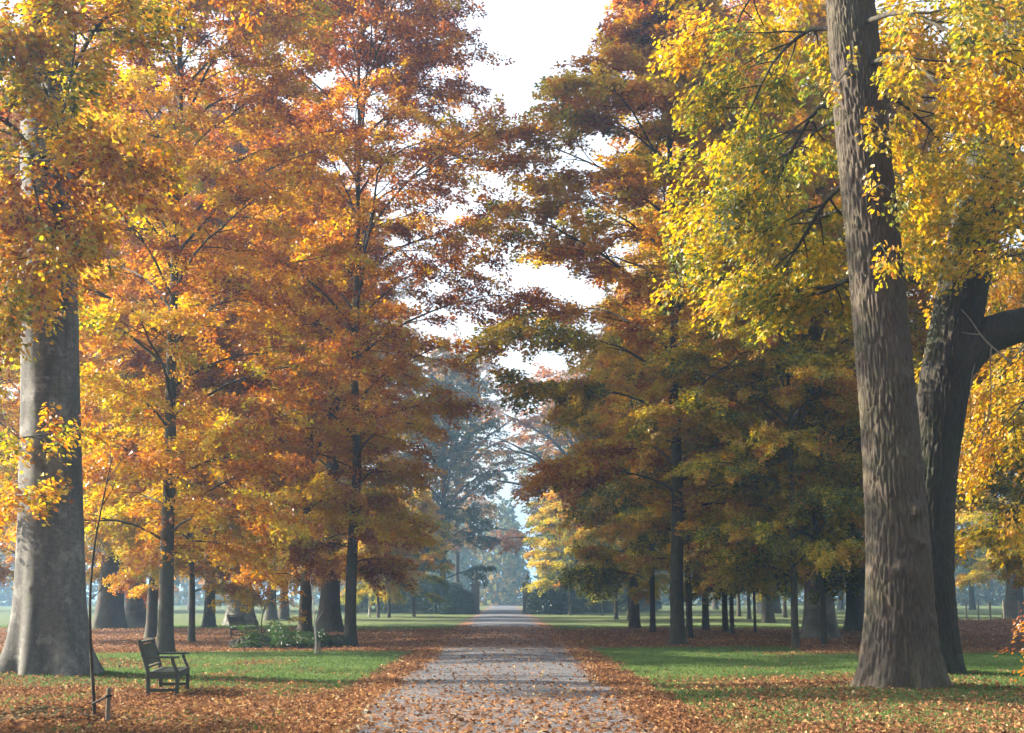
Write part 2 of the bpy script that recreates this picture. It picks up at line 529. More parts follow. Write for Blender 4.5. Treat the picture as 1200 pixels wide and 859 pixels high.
# the gravel drive, a cambered sheet with a leaf-covered edge
def drive_mat():
    m, nt, out = new_mat('gravel')
    b = principled(nt, out, 0.85, 0.2)
    tc = nd(nt, 'ShaderNodeTexCoord')
    P = tc.outputs['Object']
    v = nd(nt, 'ShaderNodeTexVoronoi', i_Scale=38.0)
    nt.links.new(P, v.inputs['Vector'])
    sp = nd(nt, 'ShaderNodeSeparateColor')
    nt.links.new(v.outputs['Color'], sp.inputs[0])
    n1 = nd(nt, 'ShaderNodeTexNoise', i_Scale=0.8, i_Detail=5.0, i_Roughness=0.6)
    nt.links.new(P, n1.inputs[0])
    f = math_node(nt, 'ADD', math_node(nt, 'MULTIPLY', sp.outputs[0], 0.6), math_node(nt, 'MULTIPLY', n1.outputs[0], 0.4))
    c = ramp(nt, [(0.1, (0.036, 0.039, 0.044)), (0.45, (0.076, 0.08, 0.088)), (0.8, (0.15, 0.153, 0.16))], f)
    v2 = nd(nt, 'ShaderNodeTexVoronoi', i_Scale=12.0)
    nt.links.new(P, v2.inputs['Vector'])
    s2 = nd(nt, 'ShaderNodeSeparateColor')
    nt.links.new(v2.outputs['Color'], s2.inputs[0])
    lc = ramp(nt, [(0.0, (0.07, 0.03, 0.015)), (0.5, (0.2, 0.08, 0.025)), (1.0, (0.36, 0.19, 0.05))], s2.outputs[0])
    a = nd(nt, 'ShaderNodeAttribute', attribute_name='litter')
    mask = math_node(nt, 'MULTIPLY', math_node(nt, 'SUBTRACT', a.outputs['Fac'], s2.outputs[1]), 8.0, clamp=True)
    mx = nd(nt, 'ShaderNodeMixRGB')
    nt.links.new(mask, mx.inputs[0]); nt.links.new(c.outputs[0], mx.inputs[1]); nt.links.new(lc.outputs[0], mx.inputs[2])
    nt.links.new(mx.outputs[0], b.inputs['Base Color'])
    bp = nd(nt, 'ShaderNodeBump', i_Strength=0.8, i_Distance=0.02)
    nt.links.new(math_node(nt, 'MULTIPLY', v.outputs['Distance'], -1.0), bp.inputs['Height'])
    nt.links.new(bp.outputs[0], b.inputs['Normal'])
    return m

def drive_cover(x, y):
    ax = np.abs(x)
    n = fbm(x * 1.1, y * 0.5, seed=31)
    n1 = fbm(x * 0.5, y * 0.22, seed=32)
    edge = sstep(1.65, 2.15, ax + 0.5 * (n - 0.5))
    shade = sstep(46, 50, y + 2 * (n1 - .5)) * (1 - sstep(80, 84, y))
    near = 0.16 * (1 - sstep(22, 26, y)) + 0.06 * (1 - sstep(27, 34, y))
    c = np.maximum(edge * (0.95 - 0.5 * sstep(84, 110, y)), np.maximum(shade * 0.62, near * (0.6 + 0.8 * n)))
    return np.clip(c + 0.08 * (1 - sstep(40, 120, y)), 0, 1)

dx = np.linspace(-2.5, 2.5, 41)
dy = axis(-40, 330, 10, 100, 0.3, 1.1)
DX, DY = np.meshgrid(dx, dy)
wob = 0.09 * (fbm(DY * 0.5, np.sign(DX) * 7.0, seed=33) - 0.5) * (np.abs(DX) / 2.5)
DZ = gz(DX, DY) + 0.008 + 0.05 * (1 - (DX / 2.5) ** 2) + 0.012 * (fbm(DX * 1.2, DY * 0.6, seed=34) - 0.5) * (1 - (DX / 2.5) ** 2)
ii = np.arange(len(dy) - 1)[:, None] * len(dx) + np.arange(len(dx) - 1)[None, :]
DF = np.stack([ii, ii + 1, ii + len(dx) + 1, ii + len(dx)], -1).reshape(-1, 4)
me = mesh_from('gravel_drive', np.stack([DX + np.sign(DX) * wob, DY, DZ], -1).reshape(-1, 3), DF, drive_mat(), True,
               vattr={'litter': drive_cover(DX, DY).ravel()})
link('gravel_drive', me, kind='structure')

def surf_z(x, y):
    on = np.abs(x) < 2.5
    return gz(x, y) + np.where(on, 0.008 + 0.05 * (1 - (x / 2.5) ** 2), 0)

# ------------------------------------------------------------------ leaves as arrays
def leaf_quads(P, D, N, L, W, hue, fold=0.25):
    """rhombic leaves folded along the midrib: P base, D direction, N normal"""
    S = norm(np.cross(N, D))
    N = np.cross(D, S)
    L, W = L[:, None], W[:, None]
    mid = P + D * L * 0.45 + N * W * fold * 0.5
    V = np.stack([P, mid + S * W * 0.5, P + D * L - N * L * 0.08, mid - S * W * 0.5], 1)
    n = len(P)
    F = np.arange(n * 4).reshape(n, 4)
    return V.reshape(-1, 3), F, hue

def leaf_tri(P, D, N, L, W, hue):
    """small kite halves for crowns too far away to tell leaf shapes"""
    S = norm(np.cross(N, D))
    L, W = L[:, None], W[:, None]
    V = np.stack([P - S * W * 0.5, P + S * W * 0.5 + D * L * 0.25, P + D * L], 1)
    n = len(P)
    return V.reshape(-1, 3), np.arange(n * 3).reshape(n, 3), hue

def leaf_oval(P, D, N, L, W, hue, fold=0.25):
    """beech leaf: two folded halves of four corners each"""
    S = norm(np.cross(N, D))
    N = np.cross(D, S)
    L, W = L[:, None], W[:, None]
    def q(t, s):
        return P + D * L * t + S * W * 0.5 * s + N * (W * fold * abs(s) * 0.5 - L * 0.12 * t * t)
    V = np.stack([q(0, 0), q(0.28, 0.9), q(0.68, 0.82), q(1, 0), q(0.68, -0.82), q(0.28, -0.9)], 1)
    n = len(P)
    b = np.arange(n)[:, None] * 6
    F = np.concatenate([b + np.array([[0, 1, 2, 3]]), b + np.array([[0, 3, 4, 5]])])
    return V.reshape(-1, 3), F, np.concatenate([hue, hue])

OAK_T = [0.0, 0.3, 0.45, 0.7, 1.0]
OAK_W = [0.06, 0.75, 0.34, 1.0, 0.0]
def leaf_oak(P, D, N, L, W, hue, fold=0.22):
    S = norm(np.cross(N, D))
    N = np.cross(D, S)
    L, W = L[:, None], W[:, None]
    cols = []
    for t, w in zip(OAK_T, OAK_W):
        c = P + D * L * t - N * L * 0.18 * t * t
        for s in (0, w, -w):
            tt = 0.07 * (1 if abs(s) > 0.5 else 0)
            cols.append(c + S * W * 0.5 * s + D * L * tt + N * W * fold * abs(s) * 0.5)
    V = np.stack(cols, 1)
    n, k = len(P), len(cols)
    b = np.arange(n)[:, None] * k
    F, H = [], []
    for i in range(len(OAK_T) - 1):
        a, c = 3 * i, 3 * (i + 1)
        F += [b + np.array([[a, a + 1, c + 1, c]]), b + np.array([[a, c, c + 2, a + 2]])]
        H += [hue, hue]
    return V.reshape(-1, 3), np.concatenate(F), np.concatenate(H)

def spray_leaves(sprays, per, L, W, rng, tilt=0.42, droop=0.16, shape=leaf_quads, thick=0.05, lv=0.07):
    """sprays: rows of (origin xyz, axis xyz, length, width, hue)"""
    A = np.asarray(sprays, float)
    k = np.maximum(3, (per * A[:, 6] * rng.uniform(0.55, 1.35, len(A))).astype(int))
    A = np.repeat(A, k, axis=0)
    n = len(A)
    o, a = A[:, :3], norm(A[:, 3:6])
    b = np.cross(a, np.array([0, 0, 1.0]))
    bad = np.linalg.norm(b, axis=1) < 0.2
    b[bad] = (1, 0, 0)
    b = norm(b)
    nn = np.cross(b, a)
    s = rng.uniform(-0.15, 1, n)
    w = rng.uniform(-1, 1, n) * np.clip(1.05 - 0.75 * np.clip(s, 0, 1), 0.1, 1)
    sl, wl = s * A[:, 6], w * A[:, 7] * 0.5
    P = o + a * sl[:, None] + b * wl[:, None] + nn * rng.normal(0, thick, n)[:, None]
    P[:, 2] -= droop * (np.clip(s, 0, 1) ** 2 * A[:, 6] + (w ** 2) * A[:, 7] * 0.6)
    phi = np.sign(w) * rng.uniform(0.1, 1.4, n)
    D = a * np.cos(phi)[:, None] + b * np.sin(phi)[:, None]
    D = norm(D + rng.normal(0, 0.22, (n, 3)) + np.array([0, 0, -droop * 1.6]))
    N = norm(nn + rng.normal(0, tilt, (n, 3)))
    sz = rng.uniform(0.7, 1.2, n)
    hue = np.clip(A[:, 8] + rng.normal(0, lv, n), 0, 1)
    return shape(P, D, N, L * sz, W * sz, hue)

# ------------------------------------------------------------------ growing branches
def unit(az, el):
    return np.array([math.cos(az) * math.cos(el), math.sin(az) * math.cos(el), math.sin(el)])

def limb_path(p0, az, L, e0, e1, rng, n=9, wander=0.09, pw=0.8):
    P, p, a = [np.array(p0, float)], np.array(p0, float), az
    for i in range(n - 1):
        t = (i + 0.5) / (n - 1)
        e = e0 + (e1 - e0) * t ** pw + rng.normal(0, wander)
        a += rng.normal(0, wander)
        p = p + unit(a, e) * L / (n - 1)
        P.append(p)
    return np.array(P)

def dress(P, r0, mb, sprays, rng, hue, n_sec=8, sec_len=0.34, spray_len=1.0, t0=0.25, sides=6, flat=0.35, sec_droop=-0.12, sub=3, hue_sd=0.12, spread=0.2):
    """a limb along P with side branches and leaf sprays"""
    n = len(P)
    r = r0 * (1 - np.linspace(0, 1, n)) ** 0.8 + 0.008
    mb.tube(P, r, sides)
    seg = np.linalg.norm(np.diff(P, axis=0), axis=1)
    L = seg.sum()
    side = 1 if rng.random() < 0.5 else -1
    lh = hue + rng.normal(0, hue_sd * 0.6)
    for i in range(n_sec):
        t = t0 + (1 - t0) * (i + rng.uniform(0.1, 0.9)) / n_sec
        f = t * (n - 1)
        k = min(int(f), n - 2)
        p = P[k] + (P[k + 1] - P[k]) * (f - k)
        d = norm(P[k + 1] - P[k])
        side = -side
        az = math.atan2(d[1], d[0]) + side * rng.uniform(0.5, 1.15)
        el = math.asin(np.clip(d[2], -1, 1)) * flat + rng.normal(0, spread)
        sl = L * sec_len * (1.15 - 0.7 * t) + 0.5
        Q = limb_path(p, az, sl, el + 0.1, el + sec_droop * 2, rng, 5, 0.1)
        rs = max(0.010, r[k] * 0.45)
        mb.tube(Q, rs * (1 - np.linspace(0, 1, 5)) ** 0.8 + 0.005, 3, caps=False)
        for j in range(sub):
            tt = 0.3 + 0.7 * (j + rng.uniform(0, 1)) / sub
            ff = tt * 4
            kk = min(int(ff), 3)
            q = Q[kk] + (Q[kk + 1] - Q[kk]) * (ff - kk)
            dd = norm(Q[kk + 1] - Q[kk])
            dd = dd + rng.normal(0, 0.4, 3) * np.array([1, 1, 0.55])
            dd[2] = dd[2] * 0.6 + sec_droop * rng.uniform(0, 1)
            ln = spray_len * rng.uniform(0.7, 1.3)
            sprays.append((*q, *norm(dd), ln, ln * rng.uniform(0.55, 0.85), np.clip(lh + rng.normal(0, hue_sd), 0, 1)))
    d = norm(P[-1] - P[-2])
    for j in range(2):
        sprays.append((*P[-1 - j], *norm(d + rng.normal(0, 0.2, 3)), spray_len, spray_len * 0.6, np.clip(lh + rng.normal(0, hue_sd), 0, 1)))

def grow_tree(seed, H, Rad, zb, n_limb=34, per=70, L=0.12, W=0.08, hue0=0.5, hue_h=0.2, n_sec=8, spray_len=1.0, e_low=0.35, e_top=1.15,
              end_low=-0.35, end_top=0.7, peak=0.4, droop=0.16, leafless=0.0, tilt=0.42, sub=3, hue_sd=0.12, limb_r=0.011, shape=leaf_quads, top_pow=0.75, t_end=1.12, foot=0.72):
    """shared template: centreline, branchwork mesh, crown mesh"""
    rng = np.random.default_rng(seed)
    mb, sprays = MB(), []
    zc = np.linspace(0, H, 14)
    cx = np.cumsum(rng.normal(0, 0.07, 14)) * sstep(1, 6, zc)
    cyy = np.cumsum(rng.normal(0, 0.07, 14)) * sstep(1, 6, zc)
    C = np.stack([cx, cyy, zc], -1)
    az = rng.uniform(0, 6.28)
    for i in range(n_limb):
        t = ((i + rng.uniform(0, 1)) / n_limb) ** 0.85
        z = zb + (0.93 * H - zb) * t
        az += 2.4 + rng.normal(0, 0.3)
        p0 = np.array([np.interp(z, zc, cx), np.interp(z, zc, cyy), z])
        env = Rad * (foot + (1 - foot) * sstep(0, peak, t)) * (1 - sstep(peak, t_end, t) * top_pow)
        e0 = e_low + (e_top - e_low) * t ** 0.6
        e1 = end_low + (end_top - end_low) * t
        reach = max(0.25, (math.cos(e0) + 2 * math.cos((e0 + e1) / 2) + math.cos(e1)) / 4)
        Ln = env / reach * rng.uniform(0.78, 1.15)
        P = limb_path(p0, az, Ln, e0, e1, rng)
        h = hue0 + hue_h * (t - 0.4)
        sp = []
        dress(P, limb_r * Ln + 0.014, mb, sp, rng, h, n_sec, 0.34, spray_len, 0.2 + 0.15 * (1 - t), 5, sub=sub, hue_sd=hue_sd)
        if rng.random() >= leafless:
            sprays += sp
    for i in range(int(n_limb * 2.2)):                      # short leafy twigs close to the trunk
        z = zb + 0.6 + (0.62 * H - zb) * rng.random()
        a = rng.uniform(0, 6.28)
        p0 = np.array([np.interp(z, zc, cx), np.interp(z, zc, cyy), z])
        Q = limb_path(p0, a, rng.uniform(0.5, 1.4), 0.5, -0.3, rng, 5)
        mb.tube(Q, [0.014, 0.012, 0.01, 0.008, 0.005], 3, caps=False)
        sprays.append((*Q[2], *norm(Q[4] - Q[1]), spray_len * 0.8, spray_len * 0.6, np.clip(hue0 - 0.04 + rng.normal(0, hue_sd), 0, 1)))
    V, F, hue = spray_leaves(sprays, per, L, W, rng, tilt, droop, shape, 0.10, 0.09)
    br = mesh_from('branchwork', np.concatenate(mb.V), [np.concatenate(f) for f in mb.F.values()], M['dark_bark'], True)
    cr = mesh_from('crown', V, F, M['beech_leaf'], False, fattr={'hue': hue})
    return dict(C=C, H=H, branch=br, crown=cr)

def trunk_mesh(C, r0, mat, sides=14, rings=40, flare=0.9, seed=0, bump=0.03, zmax=None, top=0.12, fl_h=1.3):
    z = np.linspace(0, 1, rings) ** 1.35 * (zmax or C[-1, 2])
    P = np.stack([np.interp(z, C[:, 2], C[:, 0]), np.interp(z, C[:, 2], C[:, 1]), z - 0.12], -1)
    th = np.arange(sides) * 2 * math.pi / sides
    TH, Z = np.meshgrid(th, z)
    H = C[-1, 2]
    r = r0 * (top + (1 - top) * (1 - np.clip(Z / H, 0, 1)) ** 1.25)
    k = 5 + seed % 3
    fl = flare * r0 * np.exp(-Z / (fl_h * r0 + 0.05)) * (1 + 0.4 * np.cos(k * TH + seed) + 0.25 * np.cos(3 * TH + seed * 2))
    r = r + fl + r * bump * 4 * (vnoise(np.cos(TH) * 1.5 + 9, np.sin(TH) * 1.5 + 9, Z * 0.8, seed) - 0.5)
    V = np.stack([P[:, None, 0] + r * np.cos(TH), P[:, None, 1] + r * np.sin(TH), P[:, None, 2] + 0 * TH], -1)
    return mesh_from('trunk', V.reshape(-1, 3), ring_faces(rings, sides)[:, ::-1], mat, True)

# templates -----------------------------------------------------------------
T = {}
BK = dict(per=92, L=0.125, W=0.11, n_sec=10, sub=4, limb_r=0.0055, e_low=0.55, end_low=-0.35, e_top=1.2, spray_len=1.0, shape=leaf_tri, tilt=0.75, hue_sd=0.19, hue_h=0.34)
T['beech_a'] = grow_tree(1, 27, 5.6, 2.4, 60, hue0=0.46, **BK)
T['beech_b'] = grow_tree(2, 27, 5.6, 2.6, 60, hue0=0.46, peak=0.45, foot=0.36, **BK)
T['beech_c'] = T['beech_a']
BO = dict(BK, per=150)
T['beech_open'] = grow_tree(4, 26, 5.6, 3.0, 50, hue0=0.43, peak=0.3, top_pow=0.95, t_end=0.94, foot=0.5, **BO)
BY = dict(BK, per=130, n_sec=7, sub=3, spray_len=0.8)
T['young_a'] = grow_tree(5, 11, 2.9, 1.7, 30, hue0=0.38, **BY)
T['young_b'] = grow_tree(6, 10, 2.7, 1.5, 28, hue0=0.34, **BY)
T['far_round'] = grow_tree(7, 26, 8.5, 4.5, 34, 26, L=0.34, W=0.24, hue0=0.45, n_sec=7, spray_len=1.5, e_low=0.5, peak=0.45, end_low=0.0, hue_sd=0.16, limb_r=0.015)
T['far_spread'] = grow_tree(8, 22, 9.5, 4.5, 30, 20, L=0.34, W=0.24, hue0=0.62, n_sec=7, spray_len=1.5, e_low=0.45, end_low=-0.2, peak=0.3, hue_sd=0.14, leafless=0.08, limb_r=0.018)
T['far_dense'] = grow_tree(9, 28, 7.5, 3.5, 44, 24, L=0.32, W=0.22, hue0=0.24, n_sec=8, spray_len=1.5, e_low=0.55, end_low=0.0, end_top=0.6, peak=0.45, top_pow=0.6, hue_sd=0.14, limb_r=0.014)
for k in ('far_round', 'far_spread', 'far_dense'):
    T[k]['crown'].materials[0] = M['far_leaf']

def plant(name, tmpl, pos, r0, label, H=None, hue=0.5, rz=0.0, bark='dark_bark', group=None, cat='tree', wide=1.0, sides=12, seed=0, flare=0.55):
    t = T[tmpl]
    s = (H or t['H']) / t['H']
    z = float(gz(pos[0], pos[1]))
    e = thing(name, label, cat, (pos[0], pos[1], z), rz, group)
    C = t['C'] * np.array([s * wide, s * wide, s])
    link('trunk', trunk_mesh(C, r0, M[bark], sides, 30, flare, seed), e)
    b = link('branchwork', t['branch'], e)
    c = link('crown', t['crown'], e, kind='stuff')
    b.scale = c.scale = (s * wide, s * wide, s)
    c.color = (hue, 0.5, 0.5, 1)
    return e

# ------------------------------------------------------------------ trees along the drive: photo pixel of the base, trunk width in pixels
AV = 'beeches along the two sides of the drive'
rs = random.Random(5)
TREES = [
    # name, template, u, v, width px, H, hue, wide, bark, label
    ('beech_tree', 'beech_a', 193, 766, 20, 24, 0.60, 1.0, 'dark_bark', 'slender dark beech standing right behind the near bench, golden leaves low on its trunk'),
    ('beech_tree', 'beech_b', 177, 749, 14, 18, 0.62, 0.9, 'dark_bark', 'thin dark beech just left of and behind the one by the near bench'),
    ('young_beech', 'young_a', 224, 754, 9, 11, 0.62, 1.0, 'dark_bark', 'thin young beech on brown leaves right of the near bench'),
    ('beech_tree', 'beech_c', 157, 736, 26, 29, 0.55, 1.1, 'beech_bark', 'pale grey beech trunk far behind the big left beech, beside a dark trunk'),
    ('beech_tree', 'beech_b', 128, 737, 32, 28, 0.58, 1.1, 'dark_bark', 'thick dark trunk partly hidden by the big left beech'),
    ('beech_tree', 'beech_a', 281, 733, 30, 31, 0.60, 1.1, 'beech_bark', 'stout pale grey beech behind the far bench'),
    ('beech_tree', 'beech_c', 317, 727, 13, 28, 0.55, 1.0, 'dark_bark', 'left one of two thin dark trunks close together behind the green fern clump'),
    ('beech_tree', 'beech_b', 332, 726, 12, 29, 0.60, 1.0, 'dark_bark', 'right one of two thin dark trunks close together behind the green fern clump'),
    ('beech_tree', 'beech_a', 357, 747, 17, 19, 0.65, 1.0, 'dark_bark', 'straight dark beech rising behind the green fern clump and white sapling'),
    ('beech_tree', 'beech_b', 410, 755, 15, 26, 0.68, 1.0, 'dark_bark', 'dark beech nearest the left verge of the drive, with a flared foot'),
    ('beech_tree', 'beech_c', 386, 741, 27, 20, 0.60, 1.0, 'dark_bark', 'thick shaded trunk between the two dark beeches on the left'),
    ('beech_tree', 'beech_open', 794, 756, 18, 27, 0.50, 1.1, 'dark_bark', 'dark beech with rust red crown nearest the right verge of the drive'),
    ('beech_tree', 'beech_c', 808, 748, 9, 20, 0.40, 0.85, 'dark_bark', 'thin trunk close behind the rust red beech on the right'),
    ('beech_tree', 'beech_b', 744, 738, 13, 17, 0.36, 0.8, 'dark_bark', 'dark trunk under yellow foliage nearest the far end of the right hand trees'),
    ('young_beech', 'young_b', 765, 742, 8, 13, 0.40, 1.0, 'dark_bark', 'straight thin trunk just left of the rust red beech'),
    ('beech_tree', 'beech_a', 827, 740, 9, 20, 0.40, 0.9, 'dark_bark', 'thin dark trunk alone right of the rust red beech'),
    ('beech_tree', 'beech_b', 850, 742, 8, 21, 0.40, 0.9, 'dark_bark', 'left one of a close pair of thin trunks mid way along the right hand trees'),
    ('young_beech', 'young_a', 858, 745, 6, 12, 0.40, 1.0, 'dark_bark', 'right one of a close pair of thin trunks mid way along the right hand trees'),
    ('young_beech', 'young_b', 885, 743, 4, 11, 0.40, 1.0, 'dark_bark', 'very thin pole like young tree on brown leaves'),
    ('beech_tree', 'beech_c', 932, 760, 10, 19, 0.36, 0.9, 'dark_bark', 'slim dark tree standing nearest the lawn left of the oak'),
    ('beech_tree', 'beech_a', 961, 749, 36, 27, 0.38, 1.0, 'beech_bark', 'massive pale grey beech left of the oak behind slim dark trunks'),
    ('young_beech', 'young_b', 966, 756, 8, 12, 0.32, 1.1, 'dark_bark', 'thin dark leaning tree in front of the massive grey beech'),
    ('beech_tree', 'beech_b', 1004, 743, 24, 26, 0.40, 1.0, 'dark_bark', 'dark trunk with spreading foot showing just left of the oak'),
    ('young_beech', 'young_a', 722, 726, 5, 12, 0.36, 1.0, 'dark_bark', 'small tree on the far right lawn under golden leaves'),
    ('young_beech', 'young_b', 737, 727, 5, 12, 0.40, 1.0, 'dark_bark', 'small tree directly behind the dark trunk at the end of the right row'),
    ('young_beech', 'young_a', 866, 723, 5, 14, 0.40, 1.0, 'dark_bark', 'small thin trunk on the bright lawn behind the close pair'),
    ('young_beech', 'young_b', 878, 726, 5, 12, 0.38, 1.0, 'dark_bark', 'short thin trunk beside a broad pale trunk on the bright lawn'),
    ('beech_tree', 'beech_c', 895, 719, 14, 26, 0.40, 1.1, 'beech_bark', 'broad pale trunk standing far off on the bright right lawn'),
    ('young_beech', 'young_a', 920, 724, 5, 11, 0.40, 1.0, 'dark_bark', 'small orange leaved young tree on the lawn left of the massive grey beech'),
    ('young_beech', 'young_a', 706, 721, 3, 7.0, 0.28, 1.0, 'dark_bark', 'small yellow lawn tree right of the dark evergreen by the gate'),
    ('young_beech', 'young_b', 668, 721, 4, 12, 0.34, 1.1, 'dark_bark', 'slim golden yellow tree in front of the right evergreen shrub'),
    ('young_beech', 'young_a', 485, 723, 4, 10, 0.33, 1.0, 'dark_bark', 'pale yellow young tree on the far left lawn beside the dark shrubs'),
    ('young_beech', 'young_b', 456, 724, 4, 9, 0.45, 1.0, 'dark_bark', 'thin young tree on the far left lawn, right one of a loose three'),
    ('young_beech', 'young_a', 443, 724, 4, 9, 0.50, 1.0, 'dark_bark', 'thin young tree on the far left lawn, middle one of a loose three'),
    ('young_beech', 'young_b', 433, 723, 3, 8, 0.45, 1.0, 'pale_bark', 'thin pale trunk on the far left lawn, left one of a loose three'),
    # crowns that hang into the picture from trees at its edges, and the row going on behind
    ('beech_tree', 'beech_c', 22, 741, 20, 26, 0.52, 1.0, 'dark_bark', 'golden beech half hidden behind the big left beech'),
    ('beech_tree', 'beech_b', -60, 752, 20, 20, 0.55, 1.0, 'dark_bark', 'golden beech standing beyond the left edge'),
    ('beech_tree', 'beech_a', 1100, 748, 18, 24, 0.40, 1.0, 'dark_bark', 'yellow green beech hidden behind the leaning oak'),
    ('beech_tree', 'beech_b', 1262, 760, 18, 22, 0.40, 1.0, 'dark_bark', 'golden green beech at the right edge behind the fence line'),
    ('beech_tree', 'beech_c', 1190, 725, 22, 25, 0.40, 1.1, 'dark_bark', 'green leaved tree beyond the fence at the right'),
    ('beech_tree', 'beech_a', 900, 730, 14, 25, 0.40, 1.0, 'dark_bark', 'yellow green beech in the middle of the right hand trees'),
    ('beech_tree', 'beech_b', 245, 736, 14, 28, 0.60, 1.0, 'dark_bark', 'golden beech in the second row left of the far bench'),
]
for i, (nm, tm, u, v, w, H, hue, wide, bark, lab) in enumerate(TREES):
    p = gnd(u, v)
    r = w * px_at(p[1]) / 2 / 1.08
    plant(nm, tm, p, r, lab, H, hue, rs.uniform(0, 6.28), bark, 'beeches on both sides of the drive', 'tree', wide, 14 if w > 12 else 8, i)

# unseen beeches added left of and behind the camera to shade the scene
OUT = [(-24, 15.5, 22, 'beech_b'), (-18, 18.0, 22, 'beech_a'), (-30, 9, 24, 'beech_a'), (-14, 2, 23, 'beech_c'), (-8, -14, 24, 'beech_a'), (9, -16, 24, 'beech_b'), (-22, -12, 24, 'beech_b')]
for i, (x, y, H, tm) in enumerate(OUT):
    plant('beech_tree', tm, (x, y), 0.35, 'beech of the same park just outside the picture', H, 0.5, rs.uniform(0, 6.28), 'dark_bark', 'beeches outside the picture', seed=i)

# ------------------------------------------------------------------ the three big trunks in front
def big_trunk(px_line, Y, mat, parent, base, sides=110, rings=260, ridge=0.02, lump=0.05, flare=0.5, fl_h=0.55, seed=0, buttress=6, name='trunk', lumps=(), dense_to=None):
    """px_line: (u, v, width px) from the foot up, all at depth Y"""
    L = np.array([list(at(u, v, Y)) + [w * px_at(Y) / 2] for u, v, w in px_line])
    L[:, :3] -= base
    t = np.concatenate([[0], np.cumsum(np.linalg.norm(np.diff(L[:, :3], axis=0), axis=1))])
    s = np.linspace(0, 1, rings)
    s = (np.where(s < 0.88, s / 0.88 * dense_to, dense_to + (s - 0.88) / 0.12 * (1 - dense_to)) if dense_to else s) * t[-1]
    def smooth(a):
        k = max(3, rings // 14)
        p = np.pad(a, (k, k), mode='reflect', reflect_type='odd')
        return np.convolve(p, np.ones(2 * k + 1) / (2 * k + 1), 'valid')
    P = np.stack([smooth(np.interp(s, t, L[:, j])) for j in range(3)], -1)
    r = smooth(np.interp(s, t, L[:, 3]))
    P[:, 2] -= 0.15
    Tn = norm(np.gradient(P, axis=0))
    B = norm(np.cross(Tn, np.array([0, 1.0, 0])))
    N = np.cross(B, Tn)
    th = np.arange(sides) * 2 * math.pi / sides
    TH, S = np.meshgrid(th, s)
    c, sn = np.cos(TH), np.sin(TH)
    R0 = r[:, None] * np.ones_like(TH)
    f = flare * np.exp(-S / fl_h)
    R1 = R0 * (1 + f * (0.75 + 0.42 * np.cos(buttress * TH + seed) + 0.35 * np.cos(3 * TH + 2.1 * seed)))
    R1 = R1 * (1 + 0.022 * np.exp(-S / 3.5) * np.cos(buttress * TH + seed) + 0.012 * np.cos(5 * TH + 3 * vnoise(S * .3, S * 0, None, seed)))
    big = fbm(c * 1.3 + 5, sn * 1.3 + 5, S * 0.55, seed + 1) - 0.5
    R1 = R1 * (1 + lump * 2 * big)
    for (bu, bv, amp, br) in lumps:
        q = at(bu, bv, Y) - base
        ax_ = P + 0
        k0 = np.argmin(np.abs(ax_[:, 2] - q[2]))
        lx = (q[0] - ax_[k0, 0]) / max(r[k0], 0.01)
        th0 = math.acos(max(-1, min(1, lx)))
        # the side that faces the camera
        best = None
        for cand in (th0, -th0):
            yy = math.cos(cand) * B[k0, 1] + math.sin(cand) * N[k0, 1]
            if best is None or yy < best[0]:
                best = (yy, cand)
        dth = (TH - best[1] + math.pi) % (2 * math.pi) - math.pi
        R1 = R1 + amp * np.exp(-((dth * r[k0] / br) ** 2 + ((S - s[k0]) / br) ** 2)) * (0.6 + 0.9 * vnoise(c * 8 + 9, sn * 8 + 9, S * 6, seed + 21))
    if ridge:
        wv = 0.5 * (vnoise(c * 3 + 3, sn * 3 + 3, S * 2.2, seed + 7) - 0.5)
        rf = R0 / max(r[len(r) // 4], 0.05)
        ck = crack((c + 0.12 * wv) * 7.5 + 40, (sn + 0.12 * wv) * 7.5 + 40, S * 2.6 + wv, seed + 3)
        rd = sstep(0.0, 0.30, ck) * (0.75 + 0.5 * vnoise(c * 12 + 20, sn * 12 + 20, S * 5, seed + 5))
        R1 = R1 + ridge * (rd - 0.5) + ridge * 0.4 * (vnoise(c * 26 + 30, sn * 26 + 30, S * 12, seed + 4) - 0.5)
    V = P[:, None, :] + R1[..., None] * (c[..., None] * B[:, None, :] + sn[..., None] * N[:, None, :])
    me = mesh_from(name, V.reshape(-1, 3), ring_faces(rings, sides), mat, True)
    return link(name, me, parent), P, r

def oak_mix(P, D, N, L, W, hue):
    """one lobed leaf for two plain folded ones"""
    k = np.arange(len(P)) % 3 == 0
    a = leaf_oak(P[k], D[k], N[k], L[k], W[k], hue[k])
    b = leaf_quads(P[~k], D[~k], N[~k], L[~k], W[~k] * 0.9, hue[~k])
    return np.concatenate([a[0], b[0]]), np.concatenate([a[1], b[1] + len(a[0])]), np.concatenate([a[2], b[2]])

def finish_crown(parent, mb, sprays, per, L, W, rng, shape, mat, bark, tilt=0.5, droop=0.22, lv=0.09):
    V, F, hue = spray_leaves(sprays, per, L, W, rng, tilt, droop, shape, 0.16, lv)
    link('crown', mesh_from('crown', V, F, mat, False, fattr={'hue': hue}), parent, kind='stuff')
    mb.build('branchwork', bark, parent, smooth=True)

def pix_limb(pts, base, n=10):
    """a branch through (u, v, Y) points"""
    Q = np.array([at(*p) for p in pts]) - base
    t = np.linspace(0, 1, len(Q))
    s = np.linspace(0, 1, n)
    P = np.stack([np.interp(s, t, Q[:, j]) for j in range(3)], -1)
    P[1:-1] = (P[:-2] + 2 * P[1:-1] + P[2:]) / 4
    return P

